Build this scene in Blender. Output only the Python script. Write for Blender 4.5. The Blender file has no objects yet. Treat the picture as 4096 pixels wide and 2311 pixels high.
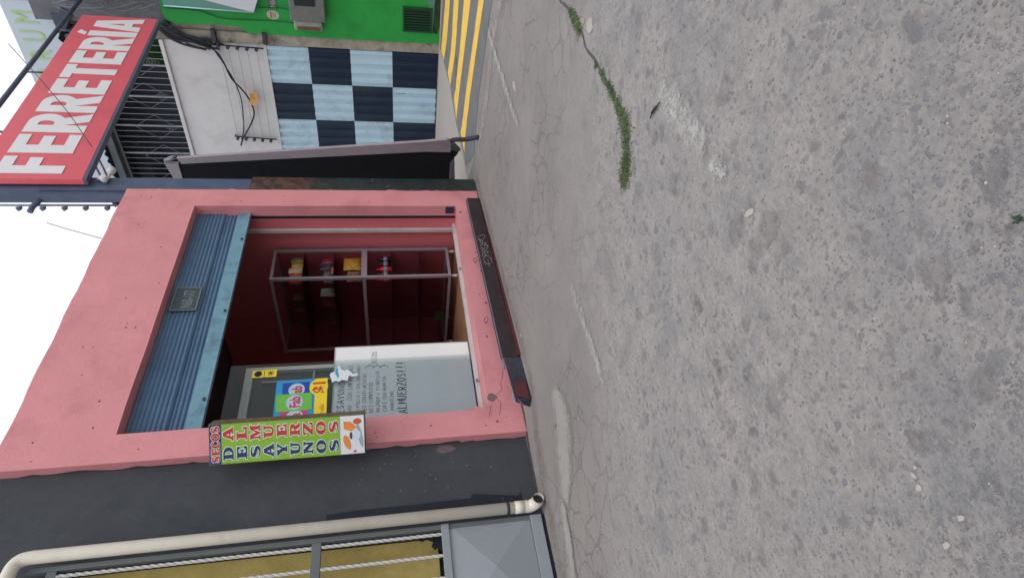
import bpy, math, random
import numpy as np
from mathutils import Vector, Matrix

random.seed(7)
SC = bpy.context.scene
COL = SC.collection
R = math.radians

# ------------------------------------------------------------------ camera
# the phone was held sideways: image left is up in the world
F = 2386.19                      # focal length in pixels of the 4096 wide photo
PITCH, ROLL, YAW = 0.20430227, 0.02741793, 0.78031759
CAM = np.array([0., 0., 1.15])
cy, sy, cp, sp = math.cos(YAW), math.sin(YAW), math.cos(PITCH), math.sin(PITCH)
fwd = np.array([cy * cp, sy * cp, -sp]); rgt = np.array([sy, -cy, 0.]); dwn = np.cross(fwd, rgt)
r2 = math.cos(ROLL) * rgt + math.sin(ROLL) * dwn
d2 = -math.sin(ROLL) * rgt + math.cos(ROLL) * dwn
MC = np.array([r2, d2, fwd])
cam = bpy.data.cameras.new('camera'); camo = bpy.data.objects.new('camera', cam); COL.objects.link(camo)
cam.sensor_fit = 'HORIZONTAL'; cam.sensor_width = 36; cam.lens = F / 4096 * 36
cam.clip_start = .05; cam.clip_end = 1000
mw = Matrix.Identity(4)
for i in range(3):
    mw[i][0] = d2[i]; mw[i][1] = r2[i]; mw[i][2] = -fwd[i]; mw[i][3] = CAM[i]
camo.matrix_world = mw
SC.camera = camo

# ------------------------------------------------------------------ overcast sky + weak sun
SUN_EL, SUN_AZ = R(62), R(250)       # azimuth measured from +X, counter-clockwise
w = bpy.data.worlds.new("World"); SC.world = w; w.use_nodes = True
nt = w.node_tree; nt.nodes.clear()
sky = nt.nodes.new('ShaderNodeTexSky'); sky.sky_type = 'NISHITA'; sky.sun_disc = False
sky.sun_elevation = SUN_EL; sky.sun_rotation = R(90) - SUN_AZ
sky.air_density = 1; sky.dust_density = 4
mix = nt.nodes.new('ShaderNodeMix'); mix.data_type = 'RGBA'; mix.inputs[0].default_value = .82
mix.inputs[7].default_value = (9.6, 9.9, 10.4, 1)
bg = nt.nodes.new('ShaderNodeBackground'); bg.inputs[1].default_value = .1
out = nt.nodes.new('ShaderNodeOutputWorld')
nt.links.new(sky.outputs[0], mix.inputs[6]); nt.links.new(mix.outputs[2], bg.inputs[0]); nt.links.new(bg.outputs[0], out.inputs[0])
sun = bpy.data.lights.new('sun', 'SUN'); sun.energy = .75; sun.angle = R(25); sun.color = (1, .96, .9)
suno = bpy.data.objects.new('sun', sun); COL.objects.link(suno)
sd = Vector((math.cos(SUN_EL) * math.cos(SUN_AZ), math.cos(SUN_EL) * math.sin(SUN_AZ), math.sin(SUN_EL)))
suno.rotation_euler = sd.to_track_quat('Z', 'Y').to_euler()
SC.view_settings.view_transform = 'Standard'; SC.view_settings.look = 'None'
SC.view_settings.exposure = 0.33; SC.view_settings.gamma = 1

# ------------------------------------------------------------------ measuring helpers
def ray(x, y):
    return MC.T @ np.array([1155.5 - y, x - 2048., F])
def W(x, y, ax, val):
    d = ray(x, y); t = (val - CAM[ax]) / d[ax]; return Vector(CAM + t * d)
def G(x, y, z=0.): return W(x, y, 2, z)
def WP(x, y, P, N):
    d = ray(x, y); P = np.array(P); N = np.array(N); t = ((P - CAM) @ N) / (d @ N); return Vector(CAM + t * d)
def zm(x0, y0, s): return lambda X, Y: (x0 + X / s, y0 + Y / s)
Z1 = zm(0, 0, 1.816); Z2 = zm(600, 0, 1.7173); Z3 = zm(400, 700, 1.816); Z4 = zm(1300, 700, 1.453)
Z5 = zm(0, 1500, 1.7917); Z6 = zm(1100, 1500, 1.7915); ZS = zm(800, 1350, 2.642); ZI = zm(950, 950, 2.576)
Z7 = zm(1700, 0, 1.614); Z8 = zm(1800, 700, 1.614); ZC = zm(600, 0, 3.68); ZD = zm(1500, 0, 4.844)
Z9 = zm(0, 650, 4.152); ZP = zm(1700, 500, 4.843); ZT = zm(600, 500, 4.843)

# ------------------------------------------------------------------ materials
def lin(v):
    v /= 255.; return v / 12.92 if v <= .04045 else ((v + .055) / 1.055) ** 2.4
def C(r, g, b): return (lin(r), lin(g), lin(b), 1)
def sc(c, k): return (min(c[0] * k, 1), min(c[1] * k, 1), min(c[2] * k, 1), 1)
class NT:
    def __init__(s, m):
        s.m = m; m.use_nodes = True; s.t = m.node_tree; s.p = s.t.nodes['Principled BSDF']; s.o = s.t.nodes['Material Output']
        s.tc = s.t.nodes.new('ShaderNodeTexCoord')
    def n(s, k, **kw):
        x = s.t.nodes.new(k)
        for a, b in kw.items(): setattr(x, a, b)
        return x
    def l(s, a, b): s.t.links.new(a, b)
    def noise(s, scale, detail=4, rough=.55, vec=None, dist=0.):
        x = s.n('ShaderNodeTexNoise'); x.inputs['Scale'].default_value = scale; x.inputs['Detail'].default_value = detail
        x.inputs['Roughness'].default_value = rough; x.inputs['Distortion'].default_value = dist
        s.l(vec or s.tc.outputs['Object'], x.inputs['Vector']); return x
    def ramp(s, src, a, b, ca=(0, 0, 0, 1), cb=(1, 1, 1, 1)):
        x = s.n('ShaderNodeValToRGB'); e = x.color_ramp.elements
        e[0].position = a; e[1].position = b; e[0].color = ca; e[1].color = cb
        s.l(src, x.inputs[0]); return x.outputs[0]
    def mix(s, f, a, b, mode='MIX'):
        x = s.n('ShaderNodeMix'); x.data_type = 'RGBA'; x.blend_type = mode
        for v, i in ((f, 0), (a, 6), (b, 7)):
            if isinstance(v, (int, float)): x.inputs[i].default_value = v
            elif isinstance(v, tuple): x.inputs[i].default_value = v
            else: s.l(v, x.inputs[i])
        return x.outputs[2]
    def math(s, op, a, b=0., clamp=False):
        x = s.n('ShaderNodeMath', operation=op); x.use_clamp = clamp
        for v, i in ((a, 0), (b, 1)):
            if isinstance(v, (int, float)): x.inputs[i].default_value = v
            else: s.l(v, x.inputs[i])
        return x.outputs[0]
    def bump(s, h, st=.3, dist=.01):
        x = s.n('ShaderNodeBump'); x.inputs['Strength'].default_value = st; x.inputs['Distance'].default_value = dist
        s.l(h, x.inputs['Height'])
        if s.p.inputs['Normal'].is_linked: s.l(s.p.inputs['Normal'].links[0].from_socket, x.inputs['Normal'])
        s.l(x.outputs[0], s.p.inputs['Normal'])
MATS = {}
def M(name, col, rough=.75, var=.14, scale=4., bump=.25, bscale=60., metal=0., dirt=None, dirt_amt=.35, dscale=2.5, spec=.3):
    if name in MATS: return MATS[name]
    m = bpy.data.materials.new(name); q = NT(m); p = q.p
    p.inputs['Roughness'].default_value = rough; p.inputs['Metallic'].default_value = metal
    p.inputs['Specular IOR Level'].default_value = spec
    n1 = q.noise(scale, 6, .6); n2 = q.noise(scale * 9, 3, .6)
    a = q.mix(q.ramp(n1.outputs[0], .3, .7), sc(col, 1 - var), sc(col, 1 + var))
    a = q.mix(q.math('MULTIPLY', q.ramp(n2.outputs[0], .35, .65), .3), a, sc(col, 1 - var * 1.3))
    if dirt:
        n3 = q.noise(dscale, 8, .7, dist=.4)
        a = q.mix(q.math('MULTIPLY', q.ramp(n3.outputs[0], .5, .68), dirt_amt), a, dirt)
    q.l(a, p.inputs['Base Color'])
    r = q.n('ShaderNodeMapRange'); r.inputs[3].default_value = max(rough - .1, .05); r.inputs[4].default_value = min(rough + .12, 1)
    q.l(n2.outputs[0], r.inputs[0]); q.l(r.outputs[0], p.inputs['Roughness'])
    if bump:
        q.bump(q.noise(bscale, 5, .6).outputs[0], bump, .004)
        q.bump(q.noise(bscale * .08, 3, .5).outputs[0], bump * .22, .02)
    MATS[name] = m; return m

PINK = C(216, 144, 149)
m_pink = M('pink plaster', PINK, .6, .06, 2.2, .6, 70, dirt=C(184, 116, 120), dirt_amt=.5, dscale=1.8)
m_pinkin = M('pink interior paint', C(206, 112, 118), .6, .08, 2, .3, 50)
m_dark = M('charcoal plaster', C(69, 72, 77), .75, .16, 1.6, .6, 60, dirt=C(52, 57, 68), dirt_amt=.7, dscale=1.4)
m_black = M('black paint and shade', C(34, 38, 50), .6, .15, 6, .5, 40)
m_green = M('green paint', C(40, 150, 66), .6, .06, 2, .25, 40, dirt=C(30, 105, 52), dirt_amt=.35)
m_grime = M('grimy concrete', C(158, 152, 140), .9, .3, 5, .8, 30, dirt=C(58, 52, 46), dirt_amt=.85, dscale=3)
m_mould = M('moss stained concrete', C(46, 66, 42), .9, .4, 8, .8, 30, dirt=C(60, 84, 66), dirt_amt=.7)
m_white = M('dirty white paint', C(205, 205, 206), .7, .06, 1.2, .2, 30, dirt=C(160, 158, 156), dirt_amt=.35)
m_lblue = M('light blue sheet', C(180, 208, 224), .45, .06, 5, .15, 30, dirt=C(136, 156, 160), dirt_amt=.7, dscale=1.6)
m_navy = M('navy sheet', C(26, 44, 66), .5, .2, 1.3, .25, 30, dirt=C(46, 54, 58), dirt_amt=.8, dscale=1.3)
m_shut = M('blue shutter paint', C(92, 120, 150), .5, .12, 4, .2, 30, dirt=C(80, 98, 124), dirt_amt=.5)
m_shutbar = M('pale blue steel', C(114, 154, 172), .45, .08, 8, .15, 40, dirt=C(40, 62, 78), dirt_amt=.4, dscale=7)
m_alu = M('aluminium', C(202, 198, 198), .45, .09, 8, .1, 60, metal=.1, dirt=C(150, 146, 146), dirt_amt=.4)
m_alud = M('brushed frame', C(150, 140, 146), .5, .1, 8, .1, 60, metal=.2)
m_steel = M('dark steel', C(56, 58, 70), .6, .3, 8, .4, 40, dirt=C(84, 62, 56), dirt_amt=.4)
m_post = M('old green post paint', C(44, 72, 66), .6, .25, 7, .4, 50, dirt=C(30, 34, 36), dirt_amt=.8)
m_orange = M('rusty orange paint', C(142, 84, 58), .7, .25, 7, .4, 50, dirt=C(96, 56, 40), dirt_amt=.5)
m_pole = M('grey blue pole paint', C(84, 94, 118), .55, .15, 5, .2, 40)
m_brown = M('brown steel', C(58, 48, 52), .55, .25, 6, .4, 50, dirt=C(40, 40, 46), dirt_amt=.7, dscale=5)
m_rust = M('rusty red steel', C(92, 46, 50), .7, .25, 8, .4, 50)
m_greyst = M('grey steel', C(128, 130, 140), .5, .12, 8, .2, 50, dirt=C(80, 80, 88), dirt_amt=.4)
m_gate = M('silver gate paint', C(142, 147, 154), .42, .05, 2, .12, 50, spec=.5)
m_gated = M('dull grey gate paint', C(100, 106, 108), .5, .1, 3, .15, 50)
m_bar = M('twisted bar paint', C(196, 196, 196), .4, .08, 9, .1, 50)
m_must = M('mustard cloth', C(170, 152, 92), .9, .14, 3, .5, 120, dirt=C(138, 120, 66), dirt_amt=.5)
m_pvc = M('cream plastic pipe', C(222, 216, 202), .4, .05, 3, .08, 30, dirt=C(160, 150, 128), dirt_amt=.3, spec=.5)
m_red = M('red vinyl', C(220, 98, 110), .5, .06, 1.2, .3, 12, dirt=C(198, 84, 100), dirt_amt=.5, dscale=1.1)
m_wht = M('white vinyl', C(226, 224, 228), .5, .03, 2, .05, 20)
m_palegr = M('pale green print', C(176, 206, 140), .6, .05, 2, .05, 20)
m_tinrf = M('corrugated roof tin', C(82, 92, 98), .6, .25, 3, .2, 20, dirt=C(60, 62, 64), dirt_amt=.5)
m_int = M('dark interior', C(38, 40, 46), .8, .2, 2, .2, 20)
m_intg = M('interior green', C(58, 100, 52), .8, .5, 3, .2, 20)
m_graf = M('grey film', C(196, 198, 206), .6, .03, 2, .05, 20)
m_teal = M('teal glass print', C(92, 142, 128), .35, .08, 2, .05, 20)
m_wood = M('brown floor tile', C(168, 120, 92), .35, .2, 7, .1, 30, dirt=C(110, 74, 60), dirt_amt=.6, dscale=4)
m_yel = M('yellow paint', C(246, 198, 92), .7, .06, 4, .35, 90, dirt=C(192, 150, 82), dirt_amt=.55, dscale=5)
m_apron = M('grey road paint', C(116, 118, 122), .8, .08, 3, .35, 90, dirt=C(92, 95, 90), dirt_amt=.5)
m_slab = M('pale concrete slab', C(168, 160, 156), .85, .07, 2.5, .4, 70, dirt=C(150, 142, 138), dirt_amt=.4)
m_sand = M('sandy concrete', C(160, 148, 144), .9, .15, 5, .6, 60, dirt=C(110, 98, 90), dirt_amt=.5)
m_cable = M('black cable', C(44, 48, 56), .6, .1, 20, 0)
m_gcable = M('grey cable', C(120, 124, 130), .6, .1, 20, 0)
m_insul = M('porcelain insulator', C(96, 108, 126), .4, .2, 20, 0)
m_tag = M('orange tag', C(206, 158, 92), .6, .1, 12, .1)
m_meter = M('weathered grey box', C(112, 114, 110), .6, .2, 6, .3, 40, dirt=C(66, 64, 58), dirt_amt=.7, dscale=6)
m_meterl = M('pale cover', C(150, 148, 140), .5, .15, 8, .2, 40, dirt=C(112, 84, 70), dirt_amt=.5)
m_lamp = M('white lamp housing', C(205, 205, 208), .5, .05, 8, .05)
m_board = M('white board', C(240, 240, 240), .45, .02, 2, .04, 20, spec=.4)
m_ink = M('black marker', C(62, 68, 78), .6, .3, 30, 0)
m_lime = M('lime print', C(130, 174, 52), .4, .03, 3, .03)
m_navyp = M('navy print', C(34, 54, 104), .4, .05, 3, .03)
m_redp = M('red print', C(188, 50, 52), .4, .05, 3, .03)
m_photo = M('white print', C(214, 218, 222), .4, .03, 3, .03)
m_side = M('sign side', C(120, 104, 80), .5, .35, 14, .05, dirt=C(84, 108, 62), dirt_amt=.8, dscale=18)
m_cyan = M('cyan print', C(44, 150, 208), .35, .05, 3, .03)
m_yelp = M('yellow print', C(240, 212, 50), .35, .03, 3, .03)
m_mag = M('magenta print', C(196, 60, 140), .35, .05, 3, .03)
m_blup = M('blue print', C(36, 72, 170), .35, .05, 3, .03)
m_grnp = M('green print', C(112, 190, 72), .35, .05, 3, .03)
m_orp = M('orange print', C(222, 136, 60), .4, .1, 12, .03)
m_brp = M('coffee print', C(96, 56, 42), .4, .1, 12, .03)
m_grey = M('grey print', C(150, 160, 172), .4, .1, 12, .03)
m_paper = M('torn paper', C(226, 232, 238), .8, .04, 12, .2)
m_leaf = M('grass green', C(100, 122, 84), .8, .35, 9, 0)
m_leafd = M('dry grass', C(142, 138, 108), .8, .3, 9, 0)
m_stone = M('pebble', C(128, 126, 128), .85, .3, 9, .4, 90)
m_chip = M('plaster chip', C(172, 166, 161), .85, .08, 20, .3, 90)
m_stick = M('blackened stick', C(50, 54, 62), .8, .2, 30, .4, 90)
m_crack = M('crack dirt', C(92, 88, 88), .95, .25, 12, .5, 90)
m_shelf = M('dark shelf', C(46, 32, 36), .5, .1, 6, .05)
m_snack1 = M('snack wrapper gold', C(206, 160, 60), .3, .3, 30, .2, dirt=C(150, 90, 50), dirt_amt=.9, dscale=22)
m_snack2 = M('snack wrapper red', C(190, 60, 50), .3, .3, 30, .2, dirt=C(210, 180, 120), dirt_amt=.9, dscale=26)
m_snack3 = M('snack wrapper dark', C(70, 64, 80), .3, .3, 30, .2, dirt=C(140, 140, 150), dirt_amt=.8, dscale=30)
m_redcap = M('bright red plastic', C(222, 46, 60), .4, .05, 10, 0)
m_gbag = M('green plastic bag', C(74, 128, 56), .4, .3, 16, .3)
m_wbag = M('white plastic bag', C(180, 200, 178), .4, .1, 16, .3)

def glass(name, tint=(.9, .93, .95, 1), refl=.08):
    m = bpy.data.materials.new(name); m.use_nodes = True; t = m.node_tree; t.nodes.clear()
    o = t.nodes.new('ShaderNodeOutputMaterial'); a = t.nodes.new('ShaderNodeBsdfTransparent'); a.inputs[0].default_value = tint
    g = t.nodes.new('ShaderNodeBsdfGlossy'); g.inputs['Roughness'].default_value = .04
    f = t.nodes.new('ShaderNodeFresnel'); f.inputs[0].default_value = 1 + refl
    x = t.nodes.new('ShaderNodeMixShader'); t.links.new(f.outputs[0], x.inputs[0]); t.links.new(a.outputs[0], x.inputs[1]); t.links.new(g.outputs[0], x.inputs[2])
    t.links.new(x.outputs[0], o.inputs[0]); return m
m_glass = glass('window glass', (.88, .91, .92, 1), .26)
m_glassc = glass('cabinet glass', (.86, .82, .84, 1), .3)

def worn(name, col, k=1.2, lo=.42, hi=.58, scale=9., bias=0., mx=1.):
    """paint or dirt whose alpha follows the mesh attribute 'fade' broken up by noise"""
    m = bpy.data.materials.new(name); q = NT(m); q.p.inputs['Roughness'].default_value = .88; q.p.inputs['Specular IOR Level'].default_value = .2
    n = q.noise(scale, 10, .72); n2 = q.noise(scale * 7, 5, .7); n3 = q.noise(scale * .5, 4, .6)
    at = q.n('ShaderNodeAttribute', attribute_name='fade')
    v = q.math('ADD', q.math('MULTIPLY', n.outputs[0], .55), q.math('MULTIPLY', n2.outputs[0], .45))
    v = q.math('ADD', q.math('MULTIPLY', q.math('SUBTRACT', v, .5), k), q.math('ADD', at.outputs['Fac'], bias))
    q.l(q.math('MULTIPLY', q.ramp(v, lo, hi), mx), q.p.inputs['Alpha'])
    q.l(q.mix(n3.outputs[0], sc(col, .86), sc(col, 1.1)), q.p.inputs['Base Color'])
    q.bump(n2.outputs[0], .5, .004); return m
m_line = worn('worn white paint', C(190, 187, 185), 3.2, .18, .8, 9, -.42, .78)
m_linef = worn('faint white paint', C(190, 187, 185), 5, .2, 1.1, 12, -.42, .75)
m_patch = worn('smooth cement', C(164, 161, 157), 2.6, .15, .9, 4., .02, .9)
m_dirt = worn('brown wall dirt', C(140, 129, 124), 3., .35, 1.0, 4., -.35, mx=.55)
m_pinkst = worn('pink paint stain', C(196, 140, 140), 4, .4, 1.1, 9, -.4, mx=.6)
m_redst = worn('red paint stain', C(190, 112, 100), 4, .4, 1.1, 12, -.4, mx=.6)
m_pale = worn('pale cement smear', C(186, 178, 172), 3, .35, 1.1, 7, -.35, mx=.6)
m_darkst = worn('dark damp stain', C(96, 96, 98), 3, .45, 1.1, 7, -.35, mx=.6)

# ------------------------------------------------------------------ mesh helpers
class MB:
    def __init__(s): s.v = []; s.f = []; s.mi = []; s.cur = 0; s.sm = []
    def add(s, vs, fs, smooth=False):
        b = len(s.v); s.v += [tuple(x) for x in vs]
        for f in fs: s.f.append([b + i for i in f]); s.mi.append(s.cur); s.sm.append(smooth)
        return s
    def box(s, x0, x1, y0, y1, z0, z1):
        return s.hexa([(x0, y0, z0), (x1, y0, z0), (x1, y1, z0), (x0, y1, z0), (x0, y0, z1), (x1, y0, z1), (x1, y1, z1), (x0, y1, z1)])
    def hexa(s, v):
        return s.add(v, [(3, 2, 1, 0), (4, 5, 6, 7), (0, 1, 5, 4), (1, 2, 6, 5), (2, 3, 7, 6), (3, 0, 4, 7)])
    def obox(s, o, ax, ay, az):       # corner + three edge vectors
        o, ax, ay, az = map(Vector, (o, ax, ay, az))
        return s.hexa([o, o + ax, o + ax + ay, o + ay, o + az, o + ax + az, o + ax + ay + az, o + ay + az])
    def quad(s, *p): return s.add(p, [tuple(range(len(p)))])
    def slab(s, pts, off):            # polygon extruded by a vector
        off = Vector(off); p = [Vector(a) for a in pts]; n = len(p)
        return s.add(p + [a + off for a in p], [tuple(range(n))[::-1], tuple(range(n, 2 * n))] + [(i, (i + 1) % n, n + (i + 1) % n, n + i) for i in range(n)])
    def tube(s, pts, r, n=10, cap=True):
        pts = [Vector(p) for p in pts]; rs = r if isinstance(r, (list, tuple)) else [r] * len(pts); b = len(s.v)
        up = None
        for i, p in enumerate(pts):
            t = (pts[min(i + 1, len(pts) - 1)] - pts[max(i - 1, 0)]).normalized()
            if up is None: up = t.orthogonal().normalized()
            up = (up - t * up.dot(t)).normalized(); q = t.cross(up)
            for k in range(n):
                a = 2 * math.pi * k / n; s.v.append(tuple(p + (up * math.cos(a) + q * math.sin(a)) * rs[i]))
        for i in range(len(pts) - 1):
            for k in range(n):
                s.f.append([b + i * n + k, b + i * n + (k + 1) % n, b + (i + 1) * n + (k + 1) % n, b + (i + 1) * n + k]); s.mi.append(s.cur); s.sm.append(True)
        if cap:
            s.f.append([b + k for k in range(n)][::-1]); s.f.append([b + (len(pts) - 1) * n + k for k in range(n)])
            s.mi += [s.cur] * 2; s.sm += [False] * 2
        return s
def obj(name, mb, mat, parent=None, bevel=0):
    me = bpy.data.meshes.new(name)
    base = Vector((0, 0, 0)); q = parent
    while q is not None: base += q.location; q = q.parent
    me.from_pydata([tuple(Vector(v) - base) for v in mb.v], [], mb.f)
    for m in (mat if isinstance(mat, (list, tuple)) else [mat]): me.materials.append(m)
    for p, i, sm in zip(me.polygons, mb.mi, mb.sm): p.material_index = i; p.use_smooth = sm
    me.update()
    o = bpy.data.objects.new(name, me); COL.objects.link(o)
    if parent: o.parent = parent
    if bevel:
        b = o.modifiers.new('bevel', 'BEVEL'); b.width = bevel; b.segments = 2; b.limit_method = 'ANGLE'
    return o
def tag(o, label=None, cat=None, group=None, kind=None):
    for k, v in (('label', label), ('category', cat), ('group', group), ('kind', kind)):
        if v: o[k] = v
    return o
def thing(name, label, cat, loc=(0, 0, 0), group=None):
    o = bpy.data.objects.new(name, None); COL.objects.link(o); o.location = loc; o.empty_display_size = .2
    return tag(o, label, cat, group)
def struct(name, mb, mat): return tag(obj(name, mb, mat), kind='structure')
def soft(name, pts, hw, z, mat, n=5, ends=True, cols=8):
    """flat ribbon along pts (half width hw or list) carrying a 'fade' value: 0 on the rim, 1 inside"""
    P = bez(pts, n); H = hw if isinstance(hw, (list, tuple)) else [hw] * len(pts); m = len(P); vs = []; fd = []; fs = []
    for i, p in enumerate(P):
        t = (P[min(i + 1, m - 1)] - P[max(i - 1, 0)]); t.z = 0; t.normalize(); nn = Vector((-t.y, t.x, 0))
        u = i / (m - 1) * (len(H) - 1); k = min(int(u), len(H) - 2); h = H[k] + (H[k + 1] - H[k]) * (u - k)
        for j in range(cols + 1):
            v = j / cols * 2 - 1; q = p + nn * h * v; vs.append((q.x, q.y, z))
            f = 1 - abs(v) ** 2.2
            if ends: f *= min(1, min(i, m - 1 - i) / max(m * .12, 1))
            fd.append(f)
    for i in range(m - 1):
        for j in range(cols): a = i * (cols + 1) + j; fs.append((a, a + 1, a + cols + 2, a + cols + 1))
    g = MB(); g.add(vs, fs); o = obj(name, g, mat); at = o.data.attributes.new('fade', 'FLOAT', 'POINT')
    at.data.foreach_set('value', fd); o['kind'] = 'structure'; return o
def bez(pts, n=8):               # catmull-rom through points
    P = [Vector(p) for p in pts]; P = [2 * P[0] - P[1]] + P + [2 * P[-1] - P[-2]]; o = []
    for i in range(1, len(P) - 2):
        a, b, c, d = P[i - 1:i + 3]
        for k in range(n):
            t = k / n; o.append(.5 * ((2 * b) + (c - a) * t + (2 * a - 5 * b + 4 * c - d) * t * t + (3 * b - a - 3 * c + d) * t ** 3))
    o.append(P[-2]); return o
def sag(a, b, drop, n=14):
    a, b = Vector(a), Vector(b); return [a.lerp(b, i / n) - Vector((0, 0, drop * 4 * (i / n) * (1 - i / n))) for i in range(n + 1)]
def curve_mesh(cu):
    ob = bpy.data.objects.new('tmp', cu); me = bpy.data.meshes.new_from_object(ob); bpy.data.objects.remove(ob)
    v = [tuple(p.co) for p in me.vertices]; f = [list(p.vertices) for p in me.polygons]; bpy.data.meshes.remove(me); return v, f
def place2d(mb, v, f, O, U, V, jit=None):
    O, U, V = Vector(O), Vector(U), Vector(V); N = U.cross(V).normalized()
    mb.add([O + U * a[0] + V * a[1] + N * a[2] for a in v], f)
def text(mb, s, O, U, V, size, bold=0., sx=1., ext=.0006, align='LEFT', jitter=0., space=1.):
    """text in the plane spanned by unit vectors U (right) and V (up), cap height = size"""
    U, V = Vector(U).normalized(), Vector(V).normalized()
    cu = bpy.data.curves.new('t', 'FONT'); cu.body = s; cu.size = 1 / .729; cu.offset = bold; cu.extrude = ext / size; cu.align_x = align
    cu.space_character = space; cu.resolution_u = 4
    v, f = curve_mesh(cu); bpy.data.curves.remove(cu)
    if jitter:
        rnd = random.Random(hash(s) % 1000 if False else len(s)); ph = rnd.random() * 6
        v = [(a[0] + jitter * .5 * math.sin(a[1] * 3 + a[0] * 2.1 + ph), a[1] + jitter * math.sin(a[0] * 2.3 + ph) + jitter * .6 * math.sin(a[0] * 5.1 + ph), a[2]) for a in v]
    N = U.cross(V); O = Vector(O)
    mb.add([O + U * (a[0] * size * sx) + V * (a[1] * size) + N * (a[2] * size) for a in v], f)
    return max([a[0] for a in v] or [0]) * size * sx
def glyph(mb, splines, O, U, V, w, h, ext=.004):
    cu = bpy.data.curves.new('g', 'CURVE'); cu.dimensions = '2D'; cu.fill_mode = 'BOTH'; cu.extrude = .001
    for pts in splines:
        sp_ = cu.splines.new('POLY'); sp_.points.add(len(pts) - 1); sp_.use_cyclic_u = True
        for q, p in zip(sp_.points, pts): q.co = (p[0], p[1], 0, 1)
    v, f = curve_mesh(cu); bpy.data.curves.remove(cu)
    U, V = Vector(U).normalized(), Vector(V).normalized(); N = U.cross(V); O = Vector(O)
    mb.add([O + U * (a[0] * w) + V * (a[1] * h) + N * (a[2] / .001 * ext) for a in v], f)

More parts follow.
